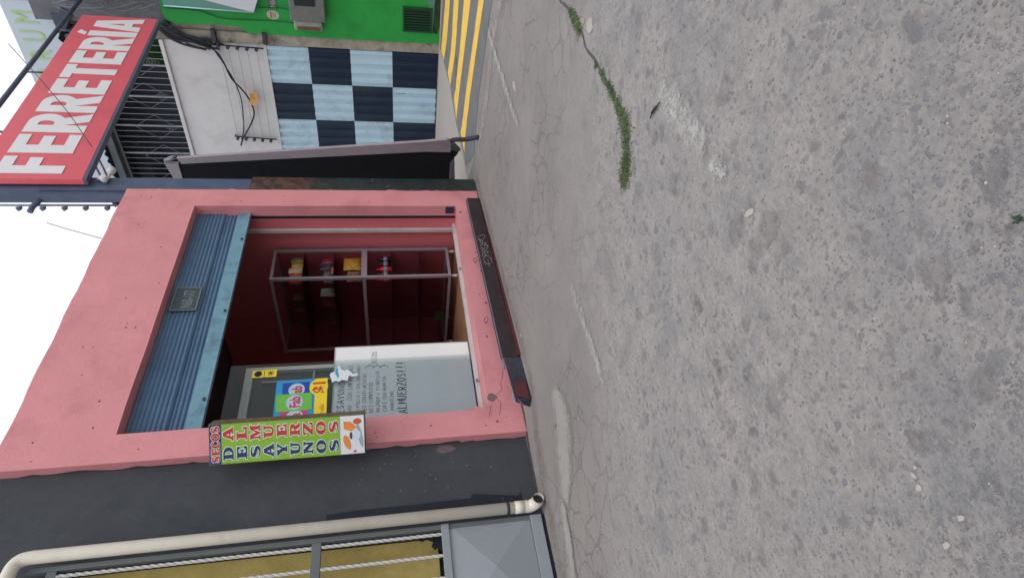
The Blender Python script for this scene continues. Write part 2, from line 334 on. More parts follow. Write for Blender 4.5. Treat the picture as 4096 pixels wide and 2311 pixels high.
# ================================================================== GROUND
def ground_material():
    m = bpy.data.materials.new('rough old concrete'); q = NT(m); p = q.p; p.inputs['Roughness'].default_value = .9; p.inputs['Specular IOR Level'].default_value = .25
    P = q.tc.outputs['Object']
    warp = q.noise(5, 3, .5); off = q.n('ShaderNodeVectorMath', operation='SCALE'); off.inputs['Scale'].default_value = .12
    q.l(warp.outputs['Color'], off.inputs[0]); ad = q.n('ShaderNodeVectorMath', operation='ADD'); q.l(P, ad.inputs[0]); q.l(off.outputs[0], ad.inputs[1]); WV = ad.outputs[0]
    sep = q.n('ShaderNodeSeparateXYZ'); q.l(P, sep.inputs[0]); X, Y = sep.outputs[0], sep.outputs[1]
    # smooth asphalt near the shops: X*.5+Y > ~3.4
    d = q.math('ADD', q.math('MULTIPLY', X, .62), q.math('MULTIPLY', Y, .8))
    d = q.math('ADD', d, q.math('MULTIPLY', q.math('SUBTRACT', q.noise(1.6, 6, .65).outputs[0], .5), 1.6))
    smooth = q.ramp(q.math('DIVIDE', d, 10), .27, .37)
    smooth.node.color_ramp.interpolation = 'EASE'
    big = q.ramp(q.noise(1.1, 5, .6).outputs[0], .32, .68); med = q.ramp(q.noise(7, 6, .7).outputs[0], .35, .65); fine = q.noise(70, 5, .75).outputs[0]
    med2 = q.ramp(q.noise(21, 6, .72).outputs[0], .36, .64)
    rough = q.mix(med, C(144, 140, 138), C(176, 169, 165)); rough = q.mix(q.math('MULTIPLY', med2, .6), rough, C(184, 176, 171)); rough = q.mix(q.math('MULTIPLY', big, .4), rough, C(144, 144, 148))
    tan = q.ramp(q.noise(1.7, 6, .65, dist=.3).outputs[0], .55, .7); rough = q.mix(q.math('MULTIPLY', tan, .35), rough, C(180, 169, 163))
    blue = q.ramp(q.noise(3.2, 7, .7, dist=.6).outputs[0], .52, .66); rough = q.mix(q.math('MULTIPLY', blue, .5), rough, C(122, 126, 132))
    sm = q.mix(big, C(131, 126, 126), C(149, 143, 141)); sm = q.mix(q.math('MULTIPLY', med, .4), sm, C(152, 145, 140))
    dusty = q.ramp(q.noise(2.3, 6, .7).outputs[0], .55, .72); sm = q.mix(q.math('MULTIPLY', dusty, .45), sm, C(160, 154, 151))
    base = q.mix(smooth, rough, sm)
    ws = q.n('ShaderNodeVectorMath', operation='ADD'); q.l(WV, ws.inputs[0])
    wn = q.noise(22, 4, .6); wsc = q.n('ShaderNodeVectorMath', operation='SCALE'); wsc.inputs['Scale'].default_value = .06; q.l(wn.outputs['Color'], wsc.inputs[0]); q.l(wsc.outputs[0], ws.inputs[1])
    inv = q.math('SUBTRACT', 1, q.math('MULTIPLY', smooth, .8))
    heights = []
    for scale, r0, dens, amt in ((8., .40, .84, .42), (14., .44, .76, .55), (30., .48, .70, .55), (64., .5, .6, .4)):
        vo = q.n('ShaderNodeTexVoronoi'); vo.inputs['Scale'].default_value = scale; q.l(ws.outputs[0], vo.inputs['Vector'])
        s3 = q.n('ShaderNodeSeparateColor'); q.l(vo.outputs['Color'], s3.inputs[0])
        dist = q.math('DIVIDE', vo.outputs['Distance'], q.math('ADD', q.math('MULTIPLY', s3.outputs[1], .7), .55))
        mk = q.math('SUBTRACT', 1, q.ramp(q.math('ADD', dist, q.math('MULTIPLY', q.math('SUBTRACT', fine, .5), .5)), r0 * .5, r0)); on = q.math('GREATER_THAN', s3.outputs[0], dens)
        mk = q.math('MULTIPLY', q.math('MULTIPLY', mk, on), inv)
        colr = q.mix(s3.outputs[2], C(98, 105, 113), C(130, 119, 117))
        base = q.mix(q.math('MULTIPLY', mk, amt), base, colr)
        heights.append((mk, scale))
    # small white chips of aggregate
    vo = q.n('ShaderNodeTexVoronoi'); vo.inputs['Scale'].default_value = 28; q.l(ws.outputs[0], vo.inputs['Vector'])
    s3 = q.n('ShaderNodeSeparateColor'); q.l(vo.outputs['Color'], s3.inputs[0])
    wm = q.math('MULTIPLY', q.math('SUBTRACT', 1, q.ramp(vo.outputs['Distance'], .05, .13)), q.math('GREATER_THAN', s3.outputs[0], .975))
    base = q.mix(q.math('MULTIPLY', wm, .7), base, C(196, 194, 192))
    grit = q.ramp(q.noise(44, 6, .8).outputs[0], .42, .62)
    base = q.mix(q.math('MULTIPLY', grit, q.math('MULTIPLY', inv, .32)), base, C(116, 115, 118))
    base = q.mix(q.math('MULTIPLY', q.ramp(fine, .4, .68), .3), base, C(112, 108, 110))
    # cracks
    cs = []
    for scale, th in ((1.35, .012), (4.2, .022)):
        vc = q.n('ShaderNodeTexVoronoi'); vc.feature = 'DISTANCE_TO_EDGE'; vc.inputs['Scale'].default_value = scale; q.l(ws.outputs[0], vc.inputs['Vector'])
        cm = q.math('SUBTRACT', 1, q.ramp(vc.outputs['Distance'], th * .25, th)); cs.append(cm)
    ck = q.math('MAXIMUM', cs[0], cs[1])
    cmask = q.ramp(q.noise(.9, 3, .5).outputs[0], .42, .56)
    ck = q.math('MULTIPLY', q.math('MULTIPLY', ck, cmask), q.math('ADD', q.math('MULTIPLY', smooth, .8), .05))
    base = q.mix(q.math('MULTIPLY', ck, .36), base, C(88, 84, 84))
    q.l(base, p.inputs['Base Color'])
    hs = q.math('MULTIPLY', heights[1][0], .5); hs = q.math('ADD', hs, q.math('MULTIPLY', heights[2][0], .35)); hs = q.math('ADD', hs, heights[0][0])
    q.bump(hs, .5, .008)
    q.bump(q.math('MULTIPLY', q.noise(26, 8, .75).outputs[0], inv), .9, .012)
    q.bump(q.noise(90, 5, .8).outputs[0], .5, .004)
    q.bump(q.math('SUBTRACT', 1, ck), .6, .01)
    return m
g = MB(); g.quad((-80, -80, 0), (120, -80, 0), (120, 120, 0), (-80, 120, 0))
struct('ground', g, ground_material())

def sheet(name, pts, z, mat, kind='structure'):
    g = MB(); g.quad(*[(p[0], p[1], z) for p in pts]); o = obj(name, g, mat)
    o['kind'] = kind; return o
L3 = lambda *p: [Vector((a, b, 0)) for a, b in p]
soft('road_marking', L3((6.85, 2.49), (6.2, 2.52), (5.4, 2.545), (4.9, 2.55), (4.4, 2.56)), [.06, .08, .085, .075, .055], .010, m_line)
soft('road_marking', L3((2.30, 1.04), (2.1, 1.045), (1.9, 1.05), (1.70, 1.04)), [.10, .11, .10, .07], .008, m_line)
soft('road_marking', L3((1.70, 1.045), (1.64, 1.05), (1.55, 1.05)), [.05, .075, .03], .010, worn('crumbled white paint', C(190, 187, 185), 4.2, .2, .7, 12, -.4, .78))
soft('road_marking', L3((2.68, 2.56), (2.45, 2.555), (2.2, 2.55), (1.95, 2.56), (1.7, 2.56)), [.045, .07, .07, .065, .04], .008, m_linef)
# smooth cement patches along the wall
zz_ = lambda *p: [G(2000 + X / 1.7917, 1500 + Y / 1.7917) for X, Y in p]
soft('cement_patch', zz_((400, 40), (410, 160), (450, 340), (455, 520), (470, 680), (470, 840), (470, 980)), [.06, .16, .27, .24, .2, .13, .08], .006, m_patch)
soft('cement_patch', zz_((455, 860), (470, 1000), (500, 1200), (530, 1453), (560, 1800)), [.05, .09, .11, .13, .14], .009, m_patch)
soft('wall_dirt', [Vector((6.4, 4.32, 0)), Vector((5, 4.2, 0)), Vector((4, 4.08, 0)), Vector((3, 3.98, 0)), Vector((2.4, 4.2, 0)), Vector((1.6, 4.3, 0)), Vector((.5, 4.3, 0))], [.2, .18, .14, .16, .24, .16, .14], .003, m_dirt, ends=False)
soft('paint_stain', [G(*Z7(*p)) for p in ((595, 1250), (592, 1290), (590, 1330))], [.06, .09, .05], .005, m_pinkst)
soft('paint_stain', [G(*Z7(*p)) for p in ((560, 1300), (565, 1370), (570, 1440))], [.03, .05, .03], .007, m_pinkst)
soft('paint_stain', [G(*Z7(*p)) for p in ((685, 1130), (688, 1200), (690, 1280))], .02, .009, m_pinkst)
soft('paint_stain', zz_((860, 640), (885, 665)), .03, .005, m_redst); soft('paint_stain', zz_((695, 1240), (710, 1300)), .03, .005, m_redst)
soft('cement_smear', [G(*Z7(*p)) for p in ((720, 1320), (730, 1370), (740, 1420))], [.02, .06, .02], .007, m_pale)
soft('cement_smear', [G(*Z8(*p)) for p in ((300, 210), (300, 260), (290, 300))], [.03, .06, .03], .007, m_pale)
soft('cement_smear', [G(*Z8(*p)) for p in ((415, 610), (430, 660), (470, 740))], [.03, .06, .03], .007, m_pale)
soft('cement_smear', [G(*Z7(*p)) for p in ((1215, 880), (1235, 960), (1250, 1060))], [.04, .08, .05], .005, m_pale)
soft('cement_smear', [G(*Z7(*p)) for p in ((1120, 270), (1170, 330), (1230, 400))], [.08, .13, .08], .005, m_pale)
for pp_, h_ in ((((2150, 2160)), .05), ((2990, 1520), .03), ((2880, 1480), .05), ((2790, 1210), .05), ((2700, 760), .04)):
    c_ = G(*pp_); soft('damp_stain', [c_ + Vector((-h_ * 1.4, 0, 0)), c_, c_ + Vector((h_ * 1.4, h_ * .3, 0))], h_, .005, m_darkst)
# kerb apron with yellow stripes
A = [Z7(435, 0), Z7(390, 300), Z7(345, 640), Z7(330, 830), Z7(318, 1000), Z7(265, 1075)]
apron_edge = [G(*a) for a in A]
far = [G(*Z7(*p)) for p in ((255, 1000), (205, 800), (165, 560), (118, 400), (100, 300))]
e0 = apron_edge[0]; dv = (apron_edge[0] - apron_edge[1]).normalized()
near0 = e0 + dv * 3
sheet('road_apron', [near0] + apron_edge + far + [Vector((12.1, 4.9, 0)), Vector((12.1, -2.5, 0))], .004, m_apron)
SX = {'y4': ([(385, 0), (340, 300), (295, 620), (265, 870), (258, 985)], [(350, 0), (320, 230), (272, 560), (250, 750), (233, 860)]),
      'y3': ([(300, 0), (262, 300), (225, 590), (205, 780)], [(255, 0), (225, 350), (190, 640)]),
      'y2': ([(222, 0), (205, 250), (190, 400), (165, 560)], [(190, 0), (172, 300), (150, 470)]),
      'y1': ([(165, 0), (145, 250), (125, 390)], [(135, 0), (118, 200), (106, 325)])}
for k, (a, b) in SX.items():
    a = [G(*Z7(*p)) for p in a]; b = [G(*Z7(*p)) for p in b]
    a = [a[0] + (a[0] - a[1]).normalized() * 3] + a; b = [b[0] + (b[0] - b[1]).normalized() * 3] + b
    rr = random.Random(len(k) + ord(k[1]))
    g = MB(); poly = bez(a, 6) + bez(b, 6)[::-1]
    poly = [p + Vector((rr.uniform(-.012, .012), 0, 0)) for p in poly]
    g.quad(*[(p[0], p[1], .008) for p in poly]); tag(obj('painted_stripe', g, m_yel), kind='structure')
# pavement slab in front of the chequered door
g = MB(); sl = [G(*Z7(*p)) for p in ((106, 330), (165, 560), (205, 800), (240, 950), (262, 1075))]
poly = [Vector((12.14, 4.98, 0))] + [Vector((p[0], p[1], 0)) for p in sl] + [Vector((6.62, 4.85, 0)), Vector((6.62, 9, 0)), Vector((12.14, 9, 0))]
g.slab([(p[0], p[1], -.02) for p in poly], (0, 0, .032)); struct('pavement', g, m_slab)
g = MB(); g.quad((11.75, -3, .012), (12.14, -3, .012), (12.14, 5.0, .012), (11.8, 5.0, .012), (11.7, 4.2, .012)); struct('verge', g, m_sand)
# rough strip of rubble where the asphalt meets apron
ap = [G(*Z7(*p)) for p in ((490, 0), (440, 280), (400, 640), (370, 830), (352, 980))]; bp = [p + Vector((-.05, 0, 0)) for p in ap]
soft('gutter_strip', [ap[0] + (ap[0] - ap[1]).normalized() * 2] + ap, .17, .0045, worn('sandy edge', C(172, 163, 158), 2.2, .3, .8, 6, -.25, .8), ends=False)
soft('gutter_crack', [ap[0] + (ap[0] - ap[1]).normalized() * 2] + ap, [.03, .02, .035, .02, .04], .006, m_darkst, ends=False)
soft('wall_joint', [Vector(p) for p in ((6.5, 4.44, 0), (5.5, 4.43, 0), (4.2, 4.43, 0), (3, 4.43, 0), (2.72, 4.47, 0), (2.4, 4.52, 0), (2.0, 4.52, 0))], .05, .0052, worn('dark joint dirt', C(84, 76, 74), 2.4, .2, .7, 8, -.25, .9), ends=False)
# long crack with grass
crk = [G(*Z7(*p)) for p in ((820, -120), (870, 0), (920, 50), (1010, 200), (1040, 310), (1100, 390), (1180, 550), (1240, 660), (1290, 780), (1310, 900), (1305, 1050), (1290, 1180))]
cp_ = bez(crk, 6); g = MB(); rr = random.Random(3)
L = []; Rr = []
for i, p in enumerate(cp_):
    t = (cp_[min(i + 1, len(cp_) - 1)] - cp_[max(i - 1, 0)]).normalized(); nn = Vector((-t.y, t.x, 0)); hw = .005 + .007 * rr.random()
    if i == len(cp_) - 1: hw = .001
    L.append(p + nn * hw); Rr.append(p - nn * hw)
g.quad(*[(p[0], p[1], .003) for p in L + Rr[::-1]]); struct('pavement_crack', g, m_crack)
# ---- grass: blades along the crack
def grass(name, spots, n, hgt, seed, label=None):
    rr = random.Random(seed); g = MB()
    for _ in range(n):
        p, hw = rr.choice(spots); a = rr.uniform(0, 6.28); q = Vector((p[0] + rr.gauss(0, hw), p[1] + rr.gauss(0, hw * .8), 0))
        h = hgt * rr.uniform(.35, 1.15); wd = rr.uniform(.0012, .003); u = Vector((math.cos(a), math.sin(a), 0)) * wd
        ln = Vector((rr.gauss(0, .5), rr.gauss(0, .5), 1)).normalized(); mid = q + ln * h * .55; tip = q + ln * h + Vector((rr.gauss(0, .4), rr.gauss(0, .4), -.1)) * h * .5
        g.cur = 1 if rr.random() < .22 else 0
        if math.sin(p[0] * 31) * math.sin(p[0] * 13 + 1) < -.25 and rr.random() < .65: continue
        g.add([q - u, q + u, mid + u * .8, tip, mid - u * .8], [(0, 1, 2, 4), (4, 2, 3)])
    return obj(name, g, [m_leaf, m_leafd])
sp1 = [(G(*Z7(*p)), .024) for p in ((945, 80), (965, 110), (980, 150), (1000, 190))]
sp2 = []
path = bez([G(*Z7(*p)) for p in ((1105, 405), (1180, 540), (1235, 650), (1285, 770), (1305, 890), (1305, 1020), (1300, 1100), (1285, 1170))], 8)
rr2 = random.Random(15)
for i, p in enumerate(path * 2):
    i = i % len(path)
    f = i / len(path); sp2 += [(p + Vector((rr2.gauss(0, .01), rr2.gauss(0, .006), 0)), rr2.choice((.4, .6, .8, 1.1, 1.9)) * (.007 + .017 * min(1, f * 1.8)))] * rr2.choice((0, 1, 2, 2 + int(3 * f)))
tag(grass('grass', sp1, 1100, .022, 1), 'small tuft of short green grass in the crack near the yellow stripes', 'grass', kind='stuff')
tag(grass('grass', sp2, 9000, .016, 2), 'long strip of short green grass growing along the pavement crack', 'grass', kind='stuff')
sp3 = [(G(*Z7(*p)), .05) for p in ((205, 400), (205, 480), (200, 560))]
tag(grass('grass', sp3, 500, .03, 4), 'sparse grass growing between the yellow stripes', 'grass', kind='stuff')
# weed by the near edge
wl = G(4078, 872); g = MB(); rr = random.Random(9)
for _ in range(26):
    a = rr.uniform(0, 6.28); l = rr.uniform(.004, .008); u = Vector((math.cos(a), math.sin(a), rr.uniform(.2, .9))) * l; s_ = Vector((-math.sin(a), math.cos(a), 0)) * l * .4
    o_ = Vector(wl) + Vector((rr.gauss(0, .003), rr.gauss(0, .003), .001)); g.add([o_, o_ + u * .5 + s_, o_ + u, o_ + u * .5 - s_], [(0, 1, 2, 3)])
tag(obj('weed', g, M('weed leaf', C(52, 72, 54), .7, .2, 30, 0)), 'tiny dark green weed on the concrete by the lower right corner', 'weed')

# ---- loose grit
def pebble(g, p, r, rr, flat=.5):
    n = 7; a0 = rr.random() * 6; ring = []; e = rr.uniform(.6, 1.1)
    for lev, (zz, k) in enumerate(((-.3, .8), (.35, 1.), (.9, .6))):
        for i in range(n):
            a = a0 + 6.283 * i / n; q = r * k * rr.uniform(.85, 1.12)
            ring.append((p[0] + math.cos(a) * q * e, p[1] + math.sin(a) * q, p[2] + zz * r * flat))
    b = len(ring); ring.append((p[0], p[1], p[2] + r * flat * 1.05)); fs = []
    for l in range(2):
        for i in range(n): fs.append((l * n + i, l * n + (i + 1) % n, (l + 1) * n + (i + 1) % n, (l + 1) * n + i))
    for i in range(n): fs.append((2 * n + i, 2 * n + (i + 1) % n, b))
    g.add(ring, fs, True)
rr = random.Random(21); g = MB()
for _ in range(5200):
    y = rr.uniform(0, 2311); x = 4096 - (rr.random() ** 1.4) * 2100
    if x < 2150: continue
    p = G(x, y)
    if p.y > 4.1 or p.length > 7: continue
    g.cur = 1 if rr.random() < .012 else 0
    pebble(g, p, rr.uniform(.0012, .0042) * (1.5 if rr.random() < .06 else 1), rr)
for _ in range(330):
    y = rr.uniform(0, 2311); x = rr.uniform(2450, 4096); p = G(x, y)
    if p.y > 3.3 or p.length > 4.5: continue
    g.cur = rr.choice((2, 3, 2, 0)); r_ = rr.choice((.004, .005, .006, .007, .008, .010, .014)) * rr.uniform(.8, 1.25); pebble(g, p + Vector((0, 0, -r_ * .1)), r_, rr, .16)
tag(obj('gravel', g, [m_stone, m_chip, M('blue grey stone', C(122, 123, 126), .9, .2, 30, .5, 120), M('brown grey stone', C(132, 124, 121), .9, .2, 30, .5, 120)]), 'fine loose grit scattered over the rough concrete', 'gravel', kind='stuff')
rr = random.Random(5)
def flake(name, px, r, mat, label, cat, el=1.6, ang=0.):
    c = G(*px); g = MB(); n = 11; pts = []
    for i in range(n):
        a = 6.283 * i / n; q = r * rr.uniform(.7, 1.15); x, y = math.cos(a) * q * el, math.sin(a) * q
        pts.append((c.x + x * math.cos(ang) - y * math.sin(ang), c.y + x * math.sin(ang) + y * math.cos(ang), .004))
    g.slab([(p[0], p[1], .001) for p in pts], (0, 0, .004)); return tag(obj(name, g, mat), label, cat)
flake('paper_scrap', Z7(1068, 165), .038, m_chip, 'flat pale scrap beside the small grass tuft in the crack', 'litter', 1.5, .3)
flake('dry_leaf', Z7(1025, 142), .018, M('dry leaf', C(172, 150, 130), .8), 'small tan dry leaf between the grass tuft and pale scrap', 'leaf', 1.5, .8)
flake('plaster_flake', Z7(578, 560), .035, m_chip, 'thin white flake on the cracked asphalt near the far white line', 'litter', 2.6, 0.)
flake('paper_scrap', (2 * 0 + 3000, 852), .012, m_chip, 'small white scrap on the rough concrete above the near white line', 'litter', 2., 1.)
flake('shell_chip', Z8(1780, 1236), .006, m_chip, 'round white chip in the rough concrete left of centre', 'litter', 1., 0)
flake('shell_chip', Z8(458, 1032), .016, m_chip, 'small white chip close to the dark step of the pink shop', 'litter', 1.4, .9)
for i, (px, py) in enumerate(((3665, 1867), (3660, 1900), (3682, 1950), (3850, 2070), (3790, 2180))):
    flake('white_stone', (px, py), (.0045, .0045, .008, .0065, .007)[i], m_chip,
          ('little round white stone in the near concrete', 'thin white sliver beside the round white stone', 'crumbly white lump below the white sliver', 'white chip nearest the right of the photo', 'lowest white chip among the near concrete stones')[i], 'stone', (1, 2.2, 1.1, 1.3, 1.5)[i], .4 * i)
a, b = G(*Z7(1465, 765)), G(*Z7(1524, 660))
g = MB(); g.tube(bez([a + Vector((0, 0, .008)), a.lerp(b, .35) + Vector((.006, 0, .01)), a.lerp(b, .7) + Vector((-.003, 0, .012)), b + Vector((0, 0, .006))], 5), [.003] * 4 + [.0055] * 8 + [.003] * 4, 7)
tag(obj('stick', g, m_stick), 'short black stick lying on the concrete between grass and white line', 'stick')

# ================================================================== PINK SHOP
Y0 = 4.447; XL, XR = 2.73, 6.30; OXL, OXR = 2.985, 5.98; OZB, OZT = .30, 3.283
shop = thing('pink_shop', 'small pink plastered shop with an open front under a half raised blue shutter', 'shop', (4.5, 4.45, 0))
rr = random.Random(12)
def wob(a): return rr.uniform(-a, a)
# front wall with an opening: a ring of small quads (edges wander like hand-laid plaster)
g = MB()
nx = 34; top = [(XL + (XR - XL) * i / nx, 4.065 + .005 * math.sin(i * .9) + wob(.003)) for i in range(nx + 1)]
out_ = [(XL, -.2)] + [(XR, -.2)] + [(XR - .005, .9), (XR, 2.0), (XR - .004, 3.2)] + top[::-1] + [(XL, 3.0), (XL + .004, 2.0), (XL, 1.0)]
inn = [(OXL, OZB), (OXR, OZB)] + [(OXR + wob(.004), z) for z in (.8, 1.4, 2., 2.6)] + [(OXR, OZT)] + [(OXR - i * .3, OZT + wob(.004)) for i in range(1, 10)] + [(OXL, OZT)] + [(OXL + wob(.005), z) for z in (2.6, 2., 1.4, .8)] + [(OXL + .005, .45), (OXL + .045, .43)]
cu = bpy.data.curves.new('g', 'CURVE'); cu.dimensions = '2D'; cu.fill_mode = 'BOTH'; cu.extrude = .08
for pts in (out_, inn):
    s_ = cu.splines.new('POLY'); s_.points.add(len(pts) - 1); s_.use_cyclic_u = True
    for q_, p_ in zip(s_.points, pts): q_.co = (p_[0], p_[1], 0, 1)
v, f = curve_mesh(cu); g.add([(a[0], Y0 + .08 - a[2], a[1]) for a in v], f)
fw = obj('front_wall', g, m_pink, shop, .008)
# left return of the wall (set behind the ring so nothing is coplanar)
g = MB(); g.box(XL + .006, XL + .15, Y0 + .163, 8.5, -.2, 4.04); obj('side_wall', g, m_pink, shop)
g = MB(); g.box(XR - .18, XR - .006, Y0 + .163, 8.5, -.2, 4.04); obj('side_wall', g, m_post, shop)
g = MB(); g.box(XL + .155, XR - .185, 8.3, 8.45, -.2, 4.04); obj('back_wall', g, m_pinkin, shop)
g = MB(); g.box(XL + .16, XR - .19, Y0 + .17, 8.29, 3.45, 3.6); obj('ceiling', g, M('ceiling grey', C(92, 92, 96), .9), shop)
g = MB(); g.box(XL + .16, XR - .19, Y0 + .17, 8.29, -.1, .28); obj('floor', g, m_wood, shop)
IXR = XR - .195
g = MB(); g.box(IXR - .03, IXR, Y0 + .42, 8.28, .285, 3.44); obj('interior_wall', g, m_pinkin, shop)
g = MB(); g.box(OXR + .002, IXR - .032, Y0 + .165, Y0 + .43, .285, 3.44); obj('door_jamb', g, m_pinkin, shop)
g = MB(); g.box(XL + .16, XL + .19, Y0 + .17, 8.28, .285, 3.44); obj('interior_wall', g, m_pinkin, shop)
# sill
g = MB(); g.box(OXL - .0, OXR, Y0 + .165, Y0 + .27, -.1, .296); obj('sill', g, m_pink, shop)
# roller shutter
SY = Y0 + .115
g = MB(); nrib = 13; zt = 3.34; zb = 2.84
prof = []
for i in range(nrib * 4):
    z = zb + (zt - zb) * i / (nrib * 4 - 1); ph = (i % 4) / 4; prof.append((SY + (.0, .013, .015, .003)[i % 4] + (.018 if z < 2.97 else 0), z))
vs = []; fs = []
for i, (y, z) in enumerate(prof): vs += [(OXL + .003, y, z), (OXR - .003, y, z)]
for i in range(len(prof) - 1): fs.append((2 * i, 2 * i + 1, 2 * i + 3, 2 * i + 2))
g.add(vs, fs)
sh = obj('roller_shutter', g, m_shut, shop)
g = MB(); g.box(OXL + .003, OXR - .003, SY - .006, SY + .03, 2.700, 2.836); g.box(OXL + .003, OXR - .003, SY - .016, SY - .0065, 2.70, 2.712)
obj('bottom_bar', g, m_shutbar, sh, .002)
for xx in (3.35, 4.4, 5.5):
    g = MB(); g.box(xx - .016, xx + .016, SY - .020, SY - .0165, 2.72, 2.742); obj('latch', g, m_steel, sh)
# number plate on the shutter
pc = [W(640 + X / 10.38, 1130 + Y / 10.38, 1, SY - .01) for X, Y in ((480, 225), (1060, 235), (760, 1230), (190, 1205))]
px0, px1 = pc[3].x, pc[0].x; pz0, pz1 = pc[1].z - .0, pc[0].z
pz1 = min(pz1, 3.24); pz0 = 2.995
g = MB(); g.box(px0, px1, SY - .016, SY - .008, pz0, pz1); pl = obj('number_plate', g, M('plate dark', C(70, 84, 88), .6, .2, 20, .1), sh)
g = MB(); t_ = .014
for b in ((px0, px1, pz0, pz0 + t_), (px0, px1, pz1 - t_, pz1), (px0, px0 + t_, pz0 + t_, pz1 - t_), (px1 - t_, px1, pz0 + t_, pz1 - t_)): g.box(b[0], b[1], SY - .019, SY - .0165, b[2], b[3])
obj('plate_border', g, M('plate border', C(112, 118, 120), .6), pl)
g = MB(); text(g, 'N60-177', (px0 + .035, SY - .018, pz0 + .055), (1, 0, 0), (0, 0, 1), .105, .01, (px1 - px0 - .07) / .105 / 5.3); obj('lettering', g, M('plate digits', C(134, 138, 140), .6), pl)
# shutter guide, floor catch
g = MB(); g.box(OXR - .012, OXR - .002, SY + .032, SY + .062, .305, 3.28); obj('shutter_guide', g, m_black, shop)
g = MB(); bz = .306; bl = [W(*Z4(718, 178), 0, OXR - .01), W(*Z4(775, 227), 0, OXR - .01)]
g.box(OXR - .014, OXR - .001, Y0 + .01, Y0 + .105, .32, .43); cb = obj('lock_bracket', g, M('navy bracket', C(50, 56, 84), .5), shop)
for yy in (Y0 + .035, Y0 + .08):
    g = MB(); g.tube([(OXR - .018, yy, .375), (OXR - .0145, yy, .375)], .012, 10); obj('bolt_hole', g, m_black, cb)
# aluminium window frame
WY = Y0 + .285
wf = None
g = MB(); g.box(OXL + .002, OXR - .002, WY - .012, WY + .055, .298, .318); g.box(OXL + .002, OXR - .002, WY - .012, WY - .004, .3185, .335); g.box(OXL + .002, OXR - .002, WY + .018, WY + .026, .3185, .338); g.box(OXL + .002, OXR - .002, WY + .047, WY + .055, .3185, .335)
wf = obj('window_frame', g, m_alu, shop)
g = MB(); g.box(OXR - .035, OXR + .0, WY + .057, WY + .098, .3, 2.9); obj('frame_post', g, m_alu, wf)
g = MB(); g.box(OXL + .01, 3.875, WY + .03, WY + .036, .34, 2.95); obj('pane', g, m_glass, wf)
for p in (Z4(793, 371), Z4(895, 1057)):
    q_ = W(p[0], p[1], 2, .34); g = MB(); g.tube([(q_.x, WY - .03, .315), (q_.x + .03, WY - .03, .315), (q_.x + .03, WY - .03, .33), (q_.x, WY - .03, .33)], .004, 6); obj('latch', g, m_steel, wf)
# roof slab
g = MB(); g.box(XL + .02, XR - .02, Y0 + .17, 8.5, 3.9, 4.035); 
obj('roof', g, m_grime, shop)
# chips, crack and repair mark on the sill wall
g = MB(); c_ = W(*Z4(968, 1290), 1, Y0 - .003)
pts = []
for i in range(12):
    a = 6.283 * i / 12; r_ = .045 * rr.uniform(.7, 1.2); pts.append((c_.x + math.cos(a) * r_ * .9, Y0 - .004, c_.z + math.sin(a) * r_ * 1.1))
g.slab(pts, (0, .0035, 0)); obj('broken_plaster', g, M('raw cement', C(120, 104, 100), .95, .3, 20, .8, 60), shop)
def crackline(pts, r, parent, mat=None, name='wall_crack'):
    g = MB(); g.tube(bez(pts, 4), r, 5); return obj(name, g, mat or M('crack shade', C(112, 62, 66), .9), parent)
ZQ = zm(1950, 1400, 3.633)
for L_ in ([(130, 640), (190, 600), (210, 560), (190, 480), (215, 380), (225, 290)], [(170, 950), (190, 850), (185, 760), (130, 700)], [(20, 970), (40, 880), (45, 800)]):
    crackline([W(*ZQ(*p), 1, Y0 - .0005) for p in L_], .0018, shop)

rp = random.Random(66); g = MB()
for _ in range(46):
    if rp.random() < .5: x, z = rp.uniform(XL + .1, XR - .1), rp.choice((rp.uniform(3.35, 3.95), rp.uniform(.06, .27)))
    else: x, z = rp.choice((rp.uniform(XL + .03, OXL - .03), rp.uniform(OXR + .05, XR - .04))), rp.uniform(.1, 3.9)
    r_ = rp.uniform(.003, .010) * (1.5 if z < .3 else 1); n_ = 7
    g.slab([(x + math.cos(6.283 * k / n_) * r_ * rp.uniform(.5, 1.3), Y0 - .0035, z + math.sin(6.283 * k / n_) * r_ * rp.uniform(.4, 1.1)) for k in range(n_)], (0, .003, 0))
o = obj('plaster_pits', g, M('pit shade', C(132, 76, 80), .95), shop); o['kind'] = 'stuff'
# ---- peeling corner post of the shop
post = thing('corner_post', 'tall dark square post with peeling green and orange paint beside the pink shop', 'post', (6.45, 4.5, 0))
g = MB(); g.box(6.315, 6.555, 4.47, 4.66, 2.75, 7.0); obj('upper_shaft', g, m_pole, post, .006)
pm = bpy.data.materials.new('layered post paint'); q = NT(pm); q.p.inputs['Roughness'].default_value = .65
se = q.n('ShaderNodeSeparateXYZ'); q.l(q.tc.outputs['Object'], se.inputs[0])
nz_ = q.noise(5, 8, .7); zz2 = q.math('ADD', se.outputs[2], q.math('MULTIPLY', q.math('SUBTRACT', nz_.outputs[0], .5), .5))
c1_ = q.mix(q.ramp(q.math('MULTIPLY', zz2, .3), .585, .62), C(42, 62, 58), C(104, 72, 54))
c1_ = q.mix(q.ramp(q.noise(9, 8, .75).outputs[0], .42, .58), c1_, C(44, 42, 44)); c1_ = q.mix(q.ramp(q.noise(14, 6, .7, dist=.5).outputs[0], .62, .66), c1_, C(92, 104, 104))
c1_ = q.mix(q.math('MULTIPLY', q.ramp(q.math('MULTIPLY', se.outputs[2], .5), .2, .6), .3), C(26, 28, 30), c1_) if False else c1_
q.l(c1_, q.p.inputs['Base Color']); q.bump(q.noise(40, 6, .7).outputs[0], .5, .004)
g = MB(); g.box(6.313, 6.597, 4.468, 4.661, -.1, 2.749); obj('lower_shaft', g, pm, post, .006)
